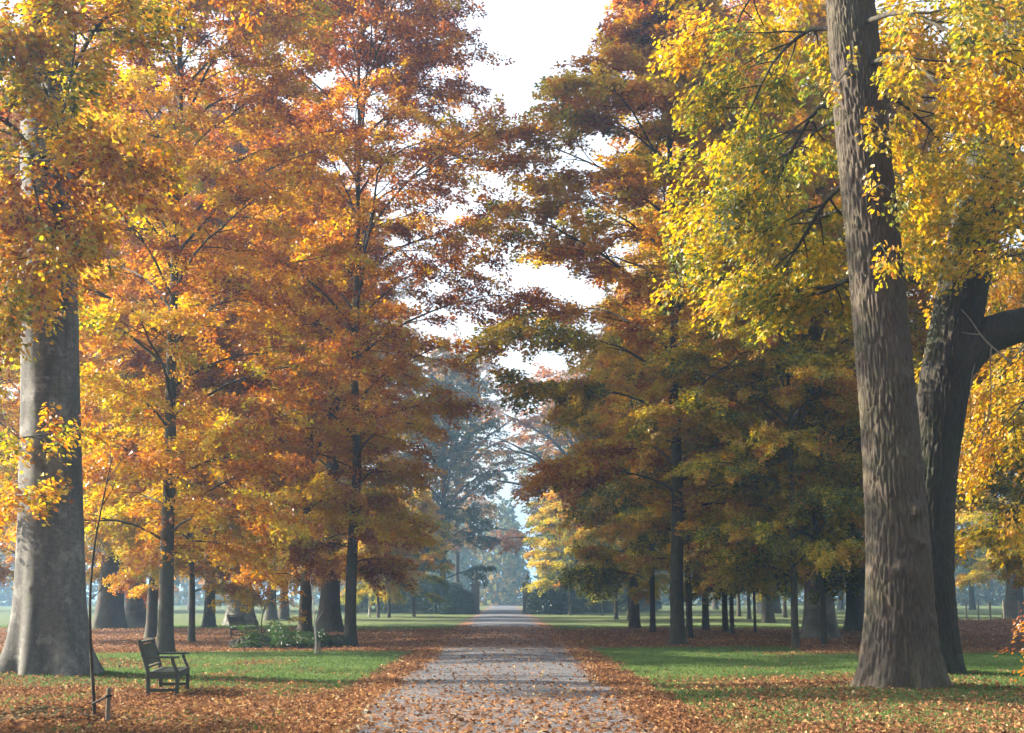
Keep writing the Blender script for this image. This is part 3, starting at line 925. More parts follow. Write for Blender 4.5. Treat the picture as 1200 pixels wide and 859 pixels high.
# --- big left beech
base = np.array([beech_a[0], beech_a[1], float(gz(beech_a[0], beech_a[1]))])
e = thing('old_beech', 'huge smooth grey beech trunk in the left foreground with spreading roots', 'tree', base)
Yb = beech_a[1]
big_trunk([(60, 797, 90), (60, 740, 82), (60, 680, 78), (61, 600, 73), (60, 500, 69), (59, 430, 67), (58, 300, 66), (57, 150, 64), (56, 0, 60), (56, -200, 50), (60, -420, 30)],
          Yb, M['old_beech_bark'], e, base, 96, 220, 0.0, 0.045, 0.62, 0.62, 3, 7,
          lumps=[(52, 677, .03, .07), (72, 690, .03, .06), (66, 470, .03, .10), (48, 560, .02, .06)], dense_to=0.62)
rng = np.random.default_rng(41)
mb, sp = MB(), []
LB = [  # limbs of the big beech, given as photo points
    [(60, 330, Yb), (40, 250, Yb - 1.10), (-10, 330, Yb - 2.20), (-60, 420, Yb - 2.75)],
    [(60, 260, Yb), (90, 205, Yb - 1.0), (115, 180, Yb - 1.6), (140, 195, Yb - 2.0)],
    [(60, 220, Yb), (20, 150, Yb - 1.38), (-30, 120, Yb - 2.20), (-70, 160, Yb - 2.75)],
    [(58, 150, Yb), (90, 70, Yb - 1.38), (120, 20, Yb - 2.20), (150, 10, Yb - 2.75)],
    [(57, 100, Yb), (30, 40, Yb - 1.65), (0, 20, Yb - 2.75), (-30, 40, Yb - 3.30)],
    [(60, 370, Yb), (30, 350, Yb - 1.10), (0, 350, Yb - 1.93), (-20, 400, Yb - 2.20)],
    [(60, 300, Yb), (85, 260, Yb - 1.10), (60, 270, Yb - 2.20), (40, 320, Yb - 2.75)],
    [(57, 60, Yb), (70, 0, Yb - 1.38), (60, 0, Yb - 2.20), (40, 50, Yb - 3.03)],
    [(-60, 480, Yb - 0.55), (-10, 520, Yb - 1.10), (30, 512, Yb - 1.32), (84, 505, Yb - 1.43)],
    [(-70, 560, Yb - 0.55), (-30, 580, Yb - 0.83), (10, 585, Yb - 1.10), (40, 578, Yb - 1.21)],
    [(56, 0, Yb), (120, -60, Yb - 0.55), (200, -60, Yb - 0.83), (260, -20, Yb - 1.10)],
    [(60, 330, Yb), (20, 300, Yb + 2.5), (-20, 420, Yb + 4), (0, 560, Yb + 5)],
    [(58, 130, Yb), (50, 90, Yb - 1.10), (60, 110, Yb - 1.93), (70, 160, Yb - 2.48)],
    [(59, 210, Yb), (45, 180, Yb - 1.10), (35, 200, Yb - 1.93), (50, 260, Yb - 2.48)],
    [(57, 40, Yb), (80, 10, Yb - 1.10), (90, 40, Yb - 1.93), (80, 110, Yb - 2.48)],
    [(59, 270, Yb), (30, 230, Yb - 0.83), (10, 260, Yb - 1.38), (20, 320, Yb - 1.65)],
]
for k, pts in enumerate(LB):
    thin = k in (8, 9)
    dress(pix_limb(pts, base, 10), 0.02 if thin else 0.07, mb, sp, rng, 0.44, 5 if thin else 9, 0.12 if thin else 0.30, 0.45 if thin else 0.75, 0.25, 5, sub=2 if thin else 3, hue_sd=0.16)
finish_crown(e, mb, sp, 120, 0.115, 0.082, rng, leaf_oval, M['beech_leaf'], M['dark_bark'], 0.7, 0.2, 0.16)

# --- front oak on the right
base = np.array([oak_a[0], oak_a[1], float(gz(oak_a[0], oak_a[1]))])
Yo = oak_a[1]
e = thing('oak_tree', 'tall oak with deeply furrowed bark in the right foreground, leaning slightly left', 'tree', base)
big_trunk([(1053, 817, 92), (1053, 770, 84), (1054, 720, 79), (1053, 650, 74), (1047, 560, 67), (1043, 490, 64), (1034, 400, 63), (1026, 300, 62), (1017, 220, 62), (1010, 150, 62), (1003, 60, 60), (996, 0, 57), (985, -150, 50), (980, -350, 36), (985, -500, 20)],
          Yo, M['oak_bark'], e, base, 190, 400, 0.036, 0.04, 0.5, 0.40, 1, 7,
          lumps=[(1036, 600, .10, .13), (1034, 634, .09, .12), (1012, 315, .10, .13), (1020, 447, .07, .12), (1042, 535, .06, .10), (1060, 668, .06, .12)], dense_to=0.66)
rng = np.random.default_rng(51)
mb, sp = MB(), []
OA = [
    [(1003, 30, Yo), (1060, 10, Yo - 1.5), (1120, 40, Yo - 2.5), (1220, 90, Yo - 3)],
    [(1005, 80, Yo), (1060, 60, Yo - 1.2), (1110, 110, Yo - 2), (1200, 130, Yo - 2.6)],
    [(1000, 40, Yo), (950, 30, Yo + 1), (905, 70, Yo + 1.6), (870, 150, Yo + 2)],
    [(1008, 120, Yo), (960, 120, Yo + 1), (925, 180, Yo + 1.5), (895, 250, Yo + 2)],
    [(1003, -60, Yo), (940, -60, Yo + 1), (880, -10, Yo + 2), (850, 60, Yo + 3)],
    [(1012, 200, Yo), (970, 230, Yo + 1.2), (935, 290, Yo + 2), (900, 340, Yo + 2.5)],
    [(1000, -40, Yo), (1090, -70, Yo - 1), (1160, -40, Yo - 2), (1230, 20, Yo - 3)],
    [(1024, 300, Yo), (990, 330, Yo + 1), (960, 345, Yo + 1.6), (920, 350, Yo + 2)],
    [(1010, 140, Yo), (1045, 110, Yo + 1.4), (1090, 150, Yo + 2.5), (1130, 200, Yo + 3)],
    [(1008, 120, Yo), (960, 150, Yo + 2.5), (910, 190, Yo + 4), (850, 260, Yo + 5)],
    [(1020, 240, Yo), (970, 250, Yo + 2.5), (920, 270, Yo + 4), (860, 330, Yo + 5)],
    [(1003, 90, Yo - 0.3), (990, 85, Yo - 0.9), (985, 92, Yo - 1.1), (978, 100, Yo - 1.3)],
    [(1015, 140, Yo - 0.3), (1020, 135, Yo - 0.9), (1030, 140, Yo - 1.1), (1022, 155, Yo - 1.2)],
    [(1020, 235, Yo - 0.3), (1030, 215, Yo - 0.9), (1040, 220, Yo - 1.1), (1050, 230, Yo - 1.2)],
    [(1026, 295, Yo - 0.3), (1022, 290, Yo - 0.8), (1032, 285, Yo - 1.0), (1040, 300, Yo - 1.1)],
]
for k, pts in enumerate(OA):
    s = k >= 11
    dress(pix_limb(pts, base, 10), 0.012 if s else 0.05, mb, sp, rng, 0.30 if k in (2, 3, 5, 7, 9, 10) else 0.42, 2 if s else 11, 0.10 if s else 0.36, 0.3 if s else 0.62, 0.3, 5, sub=1 if s else 3, hue_sd=0.13)
finish_crown(e, mb, sp, 130, 0.115, 0.085, rng, oak_mix, M['oak_leaf'], M['dark_bark'], 0.8, 0.3, 0.14)

# --- leaning oak behind it
base = np.array([oak_b[0], oak_b[1], float(gz(oak_b[0], oak_b[1]))])
Yo = oak_b[1]
e = thing('oak_tree', 'dark oak behind the front oak, leaning right and forking into a heavy side limb', 'tree', base)
big_trunk([(1092, 803, 72), (1088, 740, 66), (1084, 660, 62), (1085, 590, 60), (1096, 500, 55), (1107, 440, 60), (1120, 370, 58), (1133, 300, 56), (1156, 200, 58), (1180, 110, 56), (1205, 20, 52), (1240, -120, 44), (1290, -320, 26)],
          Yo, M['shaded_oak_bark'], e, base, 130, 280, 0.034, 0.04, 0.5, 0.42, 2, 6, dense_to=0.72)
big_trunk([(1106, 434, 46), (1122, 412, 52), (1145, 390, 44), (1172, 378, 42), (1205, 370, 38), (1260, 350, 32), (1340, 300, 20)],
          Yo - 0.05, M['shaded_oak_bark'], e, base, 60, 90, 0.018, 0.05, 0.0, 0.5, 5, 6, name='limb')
rng = np.random.default_rng(61)
mb, sp = MB(), []
OB = [
    [(1180, 110, Yo), (1210, 140, Yo - 2), (1230, 190, Yo - 3.4), (1190, 230, Yo - 4.2)],
    [(1205, 370, Yo), (1230, 300, Yo - 2), (1220, 270, Yo - 3.4), (1165, 262, Yo - 4.2)],
    [(1205, 20, Yo), (1140, 0, Yo - 1.5), (1090, 30, Yo - 2.4), (1050, 60, Yo - 3)],
    [(1156, 200, Yo), (1110, 170, Yo + 1), (1070, 210, Yo + 1.8), (1060, 270, Yo + 2.2)],
    [(1240, -120, Yo), (1180, -90, Yo - 2), (1130, -30, Yo - 3), (1100, 10, Yo - 3.6)],
    [(1260, 350, Yo), (1240, 420, Yo + 1), (1200, 470, Yo + 1.5), (1160, 520, Yo + 2)],
    [(1260, 350, Yo), (1230, 380, Yo + 2), (1190, 420, Yo + 3), (1150, 470, Yo + 3.5)],
    [(1205, 50, Yo), (1180, 150, Yo + 2), (1190, 260, Yo + 3), (1170, 330, Yo + 3.5)],
    [(1260, 350, Yo), (1260, 470, Yo + 2), (1210, 560, Yo + 3), (1180, 620, Yo + 4)],
]
for k, pts in enumerate(OB):
    dress(pix_limb(pts, base, 10), 0.04, mb, sp, rng, 0.46, 10, 0.34, 0.62, 0.3, 5, sub=3, hue_sd=0.14)
for pts, r in (([(1162, 392, Yo - .3), (1160, 430, Yo - .4), (1163, 470, Yo - .4), (1150, 520, Yo - .4), (1130, 580, Yo - .4)], 0.016),
               ([(1150, 400, Yo - .3), (1135, 450, Yo - .4), (1140, 500, Yo - .4), (1118, 560, Yo - .4)], 0.012),
               ([(1185, 425, Yo - .4), (1160, 405, Yo - .9), (1147, 390, Yo - 1.1), (1138, 375, Yo - 1.3), (1127, 363, Yo - 1.4)], 0.02),
               ([(1148, 392, Yo - 1.1), (1136, 391, Yo - 1.3), (1126, 389, Yo - 1.4)], 0.012),
               ([(1200, 575, Yo), (1180, 560, Yo), (1160, 545, Yo), (1140, 540, Yo)], 0.014)):
    P = pix_limb(pts, base, 9)
    mbt = MB()
    mbt.tube(P, r * (1 - 0.6 * np.linspace(0, 1, 9)), 5)
    mbt.build('dead_twig', M['twig_bark'], e, smooth=True)
finish_crown(e, mb, sp, 130, 0.115, 0.085, rng, oak_mix, M['oak_leaf'], M['dark_bark'], 0.8, 0.3, 0.14)

# ------------------------------------------------------------------ benches
def make_bench(label, loc, rz):
    """slatted garden bench: local x runs to the front, local y along its length"""
    e = thing('park_bench', label, 'bench', loc, rz, 'wooden benches under the left hand trees')
    W, Ln = M['bench_wood'], 1.85
    for y in (0.03, Ln - 0.03):
        mb = MB(); mb.beam((0.47, y, -0.03), (0.47, y, 0.36), 0.06, 0.06, (1, 0, 0)); mb.build('leg', W, e, bevel=0.004)
        mb = MB(); mb.beam((0.02, y, -0.03), (0.0, y, 0.40), 0.06, 0.06, (1, 0, 0)); mb.beam((0.0, y, 0.401), (-0.16, y, 0.90), 0.055, 0.06, (1, 0, 0)); mb.build('leg', W, e, bevel=0.004)
        mb = MB()
        mb.tube([(0.47, y, 0.361), (0.45, y, 0.42), (0.41, y, 0.50), (0.385, y, 0.56), (0.38, y, 0.602)], 0.028, 8); mb.build('arm_post', W, e, smooth=True)
        mb = MB(); mb.box((0.2, y, 0.622), (0.58, 0.07, 0.036)); mb.build('armrest', W, e, bevel=0.006)
        mb = MB(); mb.box((0.235, y, 0.10), (0.405, 0.04, 0.05)); mb.build('stretcher', W, e, bevel=0.004)
        mb = MB(); mb.box((0.235, y, 0.325), (0.405, 0.045, 0.075)); mb.build('seat_rail', W, e, bevel=0.004)
    mb = MB(); mb.box((0.47, Ln / 2, 0.325), (0.045, Ln - 0.125, 0.08)); mb.build('seat_rail', W, e, bevel=0.004)
    mb = MB(); mb.box((0.02, Ln / 2, 0.325), (0.045, Ln - 0.125, 0.08)); mb.build('seat_rail', W, e, bevel=0.004)
    for k in range(5):
        mb = MB(); mb.box((0.055 + 0.098 * k, Ln / 2, 0.378), (0.085, Ln - 0.13 if k == 0 else Ln, 0.022)); mb.build('seat_slat', W, e, bevel=0.004)
    def bk(z):
        return -0.16 * (z - 0.40) / 0.5
    mb = MB(); mb.beam((bk(0.86), 0.062, 0.86), (bk(0.86), Ln - 0.062, 0.86), 0.035, 0.085, (1, 0, 0.0)); mb.build('top_rail', W, e, bevel=0.006)
    mb = MB(); mb.beam((bk(0.46), 0.062, 0.46), (bk(0.46), Ln - 0.062, 0.46), 0.03, 0.06, (1, 0, 0.0)); mb.build('back_rail', W, e, bevel=0.004)
    n = 19
    for k in range(n):
        y = 0.10 + (Ln - 0.20) * k / (n - 1)
        mb = MB(); mb.beam((bk(0.49), y, 0.492), (bk(0.82), y, 0.816), 0.062, 0.018, (1, 0, 0)); mb.build('back_slat', W, e)
    return e

p = gnd(172, 818)
z = float(gz(p[0], p[1]))
make_bench('dark wooden bench near the big left beech, facing the drive', (p[0], p[1], z), R(6.5))
p = gnd(270, 748)
make_bench('small distant dark bench half hidden behind stumps and low leaves', (p[0], p[1], float(gz(p[0], p[1]))), R(-9))

# ------------------------------------------------------------------ staked whips
def whip(label, pts, r, mat, stake_uv, stake_top, stake_w, group='thin whips tied to short stakes', tie=True):
    base = gnd(pts[0][0], pts[0][1])
    base[2] = float(gz(base[0], base[1]))
    Y = base[1]
    e = thing('whip_sapling', label, 'sapling', base, 0, group)
    Q = np.array([at(u, v, Y) for u, v in pts]) - base
    Q[0, 2] = -0.05
    t, s = np.linspace(0, 1, len(Q)), np.linspace(0, 1, 20)
    P = np.stack([np.interp(s, t, Q[:, j]) for j in range(3)], -1)
    P[1:-1] = (P[:-2] + 2 * P[1:-1] + P[2:]) / 4
    mb = MB(); mb.tube(P, r * (1 - 0.75 * s), 8); mb.build('stem', mat, e, smooth=True)
    rng = np.random.default_rng(3)
    mb = MB()
    for k in range(6):
        q = P[8 + 2 * k]
        mb.tube(limb_path(q, rng.uniform(0, 6.28), 0.4, 0.9, 1.1, rng, 4), [r * .3, r * .25, r * .2, r * .12], 4)
    mb.build('side_shoot', mat, e)
    sb = gnd(*stake_uv)
    sb[2] = float(gz(sb[0], sb[1]))
    h = at(stake_uv[0], stake_top, sb[1])[2] - sb[2]
    e2 = thing('stake', label.replace('sapling', 'stake').replace('whip', 'post') if False else ('short wooden stake tied to the foreground whip' if tie else 'short pale stake beside the white whip'), 'stake', sb, 0, 'short stakes holding the whips')
    mb = MB(); mb.lathe([(0.001, -0.1), (stake_w, -0.1), (stake_w, h - 0.02), (stake_w * .8, h), (0.001, h + 0.004)], sides=10); mb.build('post', M['post_wood'], e2, smooth=False)
    if tie:
        mb = MB()
        a = np.array([0, 0, h - 0.10]); b = (P[2] + base) - sb; b[2] = h - 0.22
        mb.tube([a + (0.0, -stake_w - .005, 0), a * .5 + b * .5 + (0, -.02, 0), b + (0, -.035, 0)], 0.016, 6)
        th = np.linspace(0, 2 * math.pi, 13)
        mb.tube(np.stack([(stake_w + .004) * np.cos(th), (stake_w + .004) * np.sin(th), 0 * th + h - 0.10], -1), 0.014, 5, caps=False)
        mb.build('tie', M['rubber'], e2, smooth=True)
        mb = MB(); mb.box((0, 0, h - 0.02), (0.02, 0.02, 0.02)); 

whip('thin bare dark whip in front of the big left beech', [(111, 846), (109, 800), (106, 760), (105, 700), (110, 640), (118, 600), (126, 560), (132, 535)], 0.026, M['dark_bark'], (126, 848), 806, 0.032)
whip('thin white bare whip before the straight dark beech and fern clump', [(370, 768), (370, 745), (368, 722), (366, 700), (365, 685)], 0.028, M['pale_bark'], (374.5, 768), 751, 0.035, tie=False)

# ------------------------------------------------------------------ stumps, ferns, low shoots
def stump(label, u, v, wpx, hpx, seed):
    p = gnd(u, v)
    p[2] = float(gz(p[0], p[1]))
    s = px_at(p[1])
    r, h = wpx * s / 2, hpx * s
    TH, PH = np.meshgrid(np.arange(44) * 2 * math.pi / 44, np.linspace(0.02, 1.0, 18) * math.pi / 2 * 1.08)
    d = np.stack([np.sin(PH) * np.cos(TH), np.sin(PH) * np.sin(TH), np.cos(PH)], -1)
    q = fbm(d[..., 0] * 2.3 + 5 + seed, d[..., 1] * 2.3 + 5, d[..., 2] * 2.3 + 5, seed, 4)
    q2 = 1 - np.abs(2 * vnoise(d[..., 0] * 5 + 9, d[..., 1] * 5 + 9, d[..., 2] * 2 + 9, seed + 4) - 1)
    k = 0.45 + 0.85 * q + 0.22 * q2
    V = (d * k[..., None] * np.array([r, r * 0.8, h * 1.1])).reshape(-1, 3)
    o = link('tree_stump', mesh_from('tree_stump', V, ring_faces(18, 44), M['rotten_wood'], False), None, p)
    tag(o, label, 'stump', 'old mossy stumps by the far bench')
stump('low mossy stump in front of the far bench', 287, 760, 34, 12, 1)
stump('broad dark stump under the green fern clump', 330, 758, 36, 13, 2)
stump('wide low stump right of the white whip', 395, 758, 40, 10, 3)

def fern(name, label, u, v, wpx, hpx, seed, mat, hue, cat='fern'):
    p = gnd(u, v)
    p[2] = float(gz(p[0], p[1]))
    s = px_at(p[1])
    rng = np.random.default_rng(seed)
    e = thing(name, label, cat, p, 0)
    mb, sp = MB(), []
    for k in range(22):
        az = rng.uniform(0, 6.28)
        P = limb_path((0, 0, 0), az, rng.uniform(.7, 1.1) * max(wpx * s * 0.6, hpx * s), rng.uniform(0.7, 1.35), rng.uniform(-0.5, 0.4), rng, 7)
        P[:, 0] *= 1.0
        mb.tube(P, 0.012 * (1 - np.linspace(0, .8, 7)), 4)
        for j in range(2, 7):
            d = norm(P[j] - P[j - 1])
            sp.append((*P[j - 1], *d, 0.4, 0.42, np.clip(hue + rng.normal(0, .15), 0, 1)))
    mb.build('stem', M['twig_bark'], e)
    V, F, h = spray_leaves(sp, 70, 0.13, 0.05, rng, 0.5, 0.2)
    link('foliage', mesh_from('foliage', V, F, mat, False, fattr={'hue': h}), e, kind='stuff')
FERN = [(0.0, (0.02, 0.05, 0.012)), (0.6, (0.05, 0.10, 0.018)), (1.0, (0.13, 0.16, 0.03))]
M['fern_leaf'] = leaf_mat('fern_leaf', FERN, 0.4, 0.04, 1.4)
fern('fern_clump', 'bright green fern clump growing on the broad dark stump', 324, 761, 50, 50, 1, M['fern_leaf'], 0.3)
fern('fern_clump', 'dark green fern clump against the straight dark beech', 350, 759, 44, 40, 2, M['fern_leaf'], 0.1)

def low_shoot(label, base_uv, pts_list, hue, seed, L=0.10, name='beech_sapling', per=60, n_sec=6, r=0.018):
    p = gnd(*base_uv)
    p[2] = float(gz(p[0], p[1]))
    rng = np.random.default_rng(seed)
    e = thing(name, label, 'sapling', p, 0)
    mb, sp = MB(), []
    for pts in pts_list:
        P = pix_limb([(u, v, p[1] + dy) for u, v, dy in pts], p, 9)
        dress(P, r, mb, sp, rng, hue, n_sec, 0.22, 0.5, 0.25, 5, sub=2, hue_sd=0.12)
    mb.build('branchwork', M['dark_bark'], e, smooth=True)
    V, F, h = spray_leaves(sp, per, L, L * .68, rng, 0.4, 0.16, leaf_oval)
    link('crown', mesh_from('crown', V, F, M['beech_leaf'], False, fattr={'hue': h}), e, kind='stuff')
low_shoot('low golden beech shoot spreading over the far bench', (306, 752), [
    [(306, 752, 0), (300, 722, 0), (285, 704, 0), (258, 706, -.5)], [(306, 752, 0), (306, 722, 0), (316, 700, .4), (338, 694, .6)],
    [(306, 752, 0), (310, 738, -.4), (322, 728, -.8), (342, 726, -1)]], 0.42, 5, per=40, n_sec=5)
low_shoot('orange leaved beech sapling at the right edge of the picture', (1250, 805), [
    [(1280, 805, 0), (1280, 760, 0), (1266, 735, 0), (1225, 728, -.2)], [(1280, 805, 0), (1280, 770, 0), (1266, 752, 0), (1225, 750, -.2)],
    [(1280, 805, 0), (1280, 790, 0), (1268, 775, 0), (1229, 772, -.2)], [(1280, 805, 0), (1280, 740, 0), (1268, 700, 0), (1227, 692, -.2)]], 0.66, 6, 0.09, per=34, n_sec=3, r=0.012)


# ------------------------------------------------------------------ field fence at the right
fence_px = [(985, 715, 700), (992, 716, 700), (1000, 717, 700), (1105, 722, 700), (1120, 725, 701), (1133, 728, 704), (1147, 729, 704.5), (1161, 731, 705.5), (1178, 734, 703.5), (1196, 737, 703.5), (1218, 740, 703)]
p0 = gnd(1161, 731)
e = thing('wire_fence', 'wire fence on wooden posts across the field at the right', 'fence', p0)
tops = []
for k, (u, v, vt) in enumerate(fence_px):
    q = gnd(u, v)
    g_ = float(gz(q[0], q[1]))
    h = at(u, vt, q[1])[2] - g_
    q[2] = g_
    q = q - p0
    rng = np.random.default_rng(k)
    mb = MB()
    lean = rng.normal(0, 0.03, 2)
    mb.tube([q + (0, 0, -.1), q + (lean[0] * .5, lean[1] * .5, h * .5), q + (lean[0], lean[1], h - .03), q + (lean[0], lean[1], h)], [0.062, 0.06, 0.058, 0.04], 9)
    mb.build('post', M['post_wood'], e, smooth=True)
    tops.append((q, h))
for f in (0.35, 0.62, 0.9):
    mb = MB()
    mb.tube([q + (0, -0.065, h * f) for q, h in tops], 0.006, 4)
    mb.build('wire', M['wire'], e)

# ------------------------------------------------------------------ gate at the end of the drive
for u, side in ((557, 'left'), (617.5, 'right')):
    p = gnd(u, 719.5)
    s = px_at(p[1])
    e = thing('gate_pillar', f'stone gate pillar with urn finial on the {side} side of the drive', 'pillar', p, 0, 'gate pillars at the end of the drive')
    w = 9.5 * s
    mb = MB(); mb.box((0, 0, 0.15), (w * 1.2, w * 1.2, 0.5)); mb.box((0, 0, 1.55), (w, w, 2.3)); mb.build('shaft', M['stone'], e, bevel=0.02)
    mb = MB(); mb.box((0, 0, 2.75), (w * 1.15, w * 1.15, 0.1)); mb.box((0, 0, 2.85), (w * 1.32, w * 1.32, 0.1)); mb.box((0, 0, 2.95), (w * 1.0, w * 1.0, 0.1)); mb.build('cap', M['stone'], e, bevel=0.01)
    mb = MB(); mb.lathe([(0.001, 3.0), (0.2, 3.0), (0.2, 3.08), (0.09, 3.16), (0.1, 3.25), (0.27, 3.42), (0.31, 3.58), (0.24, 3.66), (0.27, 3.7), (0.12, 3.78), (0.10, 3.88), (0.05, 3.98), (0.001, 4.02)], sides=18)
    mb.build('urn', M['stone'], e, smooth=True)

def shrub(label, u, v, wpx, hpx, seed, hue=0.5, group='dark evergreen shrubs flanking the gate', dY=0.0, n=1000, mat='evergreen_leaf', name='evergreen_shrub'):
    p = gnd(u, v)
    s = px_at(p[1])
    rng = np.random.default_rng(seed)
    e = thing(name, label, 'shrub', (p[0], p[1] + dY, 0), 0, group)
    a, h = wpx * s / 2, hpx * s
    th, ct = rng.uniform(0, 6.28, n), rng.uniform(0.0, 1, n)
    d = np.stack([np.sqrt(1 - ct ** 2) * np.cos(th), np.sqrt(1 - ct ** 2) * np.sin(th), ct], -1)
    rad = (0.5 + 1.0 * fbm(d[:, 0] * 3.0 + 7, d[:, 1] * 3.0 + 7, d[:, 2] * 3.0 + 7, seed)) * rng.uniform(0.55, 1.0, n) ** 0.4
    P = d * rad[:, None] * np.array([a, a * 0.9, h])
    sp = [(*P[i], *norm(d[i] + rng.normal(0, .35, 3)), 0.6, 0.6, np.clip(hue + rng.normal(0, .15), 0, 1)) for i in range(n)]
    V, F, hh = spray_leaves(sp, 26, 0.22, 0.12, rng, 0.7, 0.2, thick=0.12)
    mb = MB()
    for k in range(7):
        q = P[k * 37] * 0.8
        mb.tube(np.array([[0, 0, -.1], q * .3 + (0, 0, .2), q * .7, q]), [0.09, 0.07, 0.05, 0.02], 5)
    mb.build('stem', M['dark_bark'], e, smooth=True)
    link('foliage', mesh_from('foliage', V, F, M[mat], False, fattr={'hue': hh}), e, kind='stuff')
shrub('dark shrub leaning against the left gate pillar', 537, 719.8, 30, 27, 1, 0.35, dY=0.4)
shrub('large dark shrub mass left of the gate', 510, 719, 58, 36, 2, 0.3)
shrub('low dark shrub at the left end of the gate planting', 478, 718.5, 46, 30, 3, 0.3)
shrub('tall glossy green shrub right of the gate', 655, 719.5, 46, 44, 4, 0.6)
shrub('dark shrub leaning against the right gate pillar', 637, 719.8, 28, 27, 5, 0.4, dY=0.4)
shrub('lower dark shrub right of the tall glossy one', 682, 718.5, 60, 36, 6, 0.35, dY=2)
shrub('long low dark hedge shrub under the golden trees at right', 735, 717, 80, 26, 7, 0.3, dY=6)
shrub('dark hedge shrub behind the loose three young trees', 430, 717, 80, 24, 8, 0.3, dY=6)

# ------------------------------------------------------------------ far trees beyond the gate
FAR = [
    ('far_dense', 518, 165, 27, 0.52, 0.85, 'tall hazy blue green tree beyond the left gate shrubs'),
    ('far_round', 494, 185, 25, 0.55, 0.8, 'hazy rust tinted tree close left of the blue green one'),
    ('far_spread', 674, 172, 26, 0.62, 1.0, 'spreading orange hazy tree right of the gate with long limbs'),
    ('far_spread', 536, 215, 36, 0.58, 0.7, 'half bare hazy tree with forked limbs behind the gate'),
    ('far_round', 680, 240, 30, 0.5, 0.9, 'pale round hazy tree far beyond the right gate pillar'),
    ('far_dense', 705, 185, 27, 0.55, 1.0, 'tall pale green hazy tree behind the golden ones on the right'),
]
for i, (tm, u, Y, H, hue, wide, lab) in enumerate(FAR):
    q = at(u, 700, Y)
    plant('parkland_tree', tm, (q[0], Y), 0.42, lab, H, hue, rs.uniform(0, 6.28), 'dark_bark', 'hazy trees beyond the gate', wide=wide, sides=8, seed=i)
k = 0
for u in list(range(-120, 470, 66)) + list(range(770, 1330, 70)):
    Y = rs.uniform(150, 205)
    q = at(u + rs.uniform(-20, 20), 700, Y)
    plant('parkland_tree', ['far_round', 'far_dense', 'far_spread'][k % 3], (q[0], Y), 0.4, 'hazy tree of the background row seen between the trunks', rs.uniform(22, 29), rs.uniform(0.35, 0.6), rs.uniform(0, 6.28), 'dark_bark', 'hazy background trees', sides=7, seed=k)
    k += 1

# far wood, one mass
def far_wood():
    rng = np.random.default_rng(77)
    Vs, Fs, Hs, n0 = [], [], [], 0
    mb = MB()
    for i in range(170):
        x = rng.uniform(-170, 190)
        y = rng.uniform(285, 345) - 0.0006 * x * x
        h = rng.uniform(15, 22)
        if abs(x) < 20:
            h *= 0.85
        n = 480
        d = norm(rng.normal(0, 1, (n, 3)))
        rad = rng.uniform(0.5, 1, n) ** 0.5 * (0.6 + 0.8 * fbm(d[:, 0] * 1.8 + 5 + i, d[:, 1] * 1.8 + 5, d[:, 2] * 1.8 + 5, i))
        P = d * rad[:, None] * np.array([5.0, 5.0, h * 0.5]) + np.array([x, y, h * 0.52])
        P[:, 2] = h * rng.uniform(0, 1, n) ** 1.15 * (0.75 + 0.5 * rad)
        P[:, :2] = (P[:, :2] - [x, y]) * np.sqrt(np.clip(1.15 - P[:, 2:3] / h, 0.05, 1)) + [x, y]
        V, F, hh = leaf_quads(P, norm(rng.normal(0, 1, (n, 3))), norm(rng.normal(0, 1, (n, 3)) + (0, 0, .6)), rng.uniform(.9, 1.7, n), rng.uniform(.7, 1.2, n), np.clip(rng.normal(0.3, .12) + rng.normal(0, .1, n), 0, 1))
        Vs.append(V); Fs.append(F + n0); Hs.append(hh); n0 += len(V)
    link('far_wood', mesh_from('far_wood', np.concatenate(Vs), np.concatenate(Fs), M['far_leaf'], False, fattr={'hue': np.concatenate(Hs)}), kind='stuff')
far_wood()

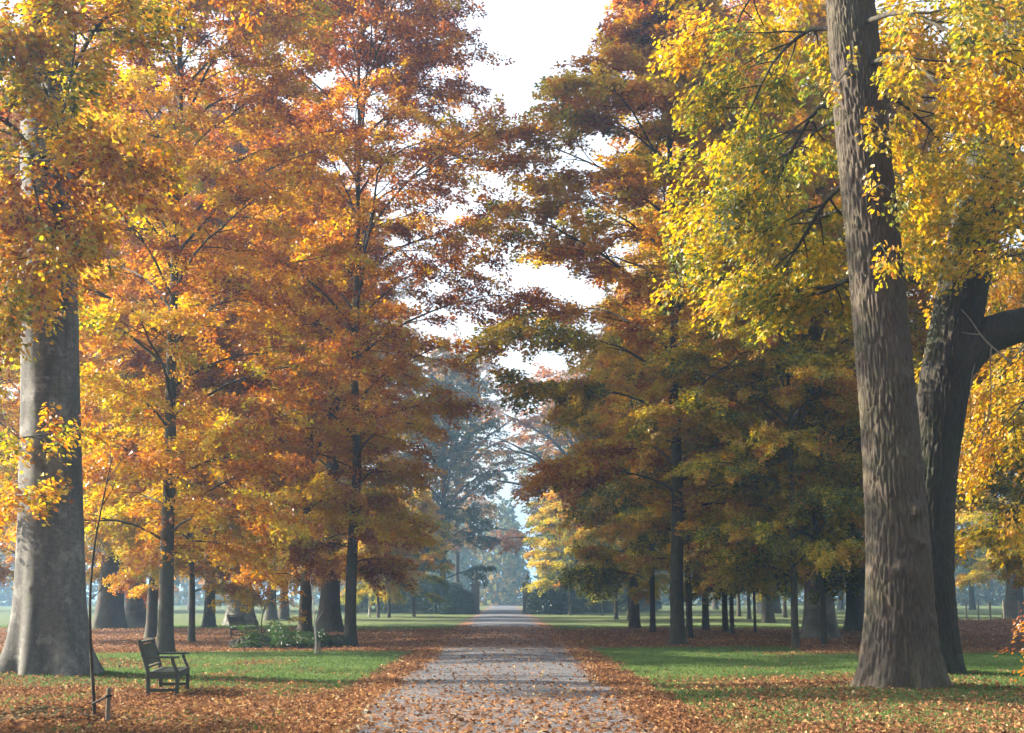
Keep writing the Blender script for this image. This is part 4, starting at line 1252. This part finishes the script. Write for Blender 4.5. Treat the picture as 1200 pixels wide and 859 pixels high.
# ------------------------------------------------------------------ grass blades and fallen leaves
def grass():
    rng = np.random.default_rng(91)
    X, Y = [], []
    for n, y0, y1 in ((260000, 17, 48), (120000, 48, 85)):
        y = rng.uniform(y0, y1, n)
        x = rng.uniform(-1, 1, n) * (0.36 * y + 1)
        k = (np.abs(x) > 2.46) & (rng.random(n) > cover(x, y) * 1.02)
        X.append(x[k]); Y.append(y[k])
    X, Y = np.concatenate(X), np.concatenate(Y)
    n = len(X)
    Z = gz(X, Y)
    az = rng.uniform(0, 6.28, n)
    sc = 1 + 0.6 * sstep(35, 80, Y)
    h = rng.uniform(0.025, 0.065, n) * sc
    w = rng.uniform(0.008, 0.014, n) * sc * 1.3
    bend = rng.normal(0, 0.025, (n, 2))
    a = np.stack([np.cos(az) * w, np.sin(az) * w, 0 * w], -1)
    P = np.stack([X, Y, Z - 0.003], -1)
    V = np.stack([P - a, P + a, P + np.stack([bend[:, 0], bend[:, 1], h], -1)], 1)
    hue = np.clip(0.25 + 0.6 * fbm(X * 0.3, Y * 0.3, seed=8) + rng.normal(0, .15, n) - 0.1, 0, 1)
    link('lawn_grass', mesh_from('lawn_grass', V.reshape(-1, 3), np.arange(3 * n).reshape(n, 3), M['grass_blade'], False, fattr={'hue': hue}), kind='stuff')
grass()

def litter():
    rng = np.random.default_rng(92)
    X, Y = [], []
    for n, y0, y1 in ((210000, 17, 46), (70000, 44, 86)):
        y = rng.uniform(y0, y1, n)
        x = rng.uniform(-1, 1, n) * (0.36 * y + 1)
        on = np.abs(x) < 2.5
        k = rng.random(n) < np.where(on, drive_cover(x, y) * np.where(np.abs(x) < 1.6, 0.6, 0.9), cover(x, y) ** 1.3)
        X.append(x[k]); Y.append(y[k])
    X, Y = np.concatenate(X), np.concatenate(Y)
    n = len(X)
    P = np.stack([X, Y, surf_z(X, Y) + rng.uniform(0.006, 0.03, n)], -1)
    az = rng.uniform(0, 6.28, n)
    D = norm(np.stack([np.cos(az), np.sin(az), rng.normal(0.08, 0.4, n)], -1))
    N = norm(np.array([0, 0, 1.0]) + rng.normal(0, 0.6, (n, 3)))
    sz = rng.uniform(0.5, 1.35, n) * (1 + 0.3 * sstep(40, 80, Y))
    hue = np.clip(0.5 + rng.normal(0, .22, n) + 0.15 * (fbm(X * .4, Y * .2, seed=9) - .5), 0, 1)
    V, F, hue = leaf_quads(P, D, N, 0.07 * sz, 0.05 * sz, hue, 0.7)
    V[:, 2] = np.maximum(V[:, 2], np.repeat(P[:, 2] - 0.003, 4))
    link('fallen_leaves', mesh_from('fallen_leaves', V, F, M['dead_leaf'], False, fattr={'hue': hue}), kind='stuff')
litter()

# ------------------------------------------------------------------ the misty autumn air
m, nt, out = new_mat('mist')
pv = nd(nt, 'ShaderNodeVolumePrincipled')
pv.inputs['Color'].default_value = (0.42, 0.68, 1.0, 1)
pv.inputs['Anisotropy'].default_value = 0.7
pv.inputs['Density'].default_value = 0.0013
nt.links.new(pv.outputs[0], out.inputs['Volume'])
mb = MB()
mb.box((0, 1100, 19.0), (3040, 2860, 42.0))
mb.build('haze', m, kind='stuff')
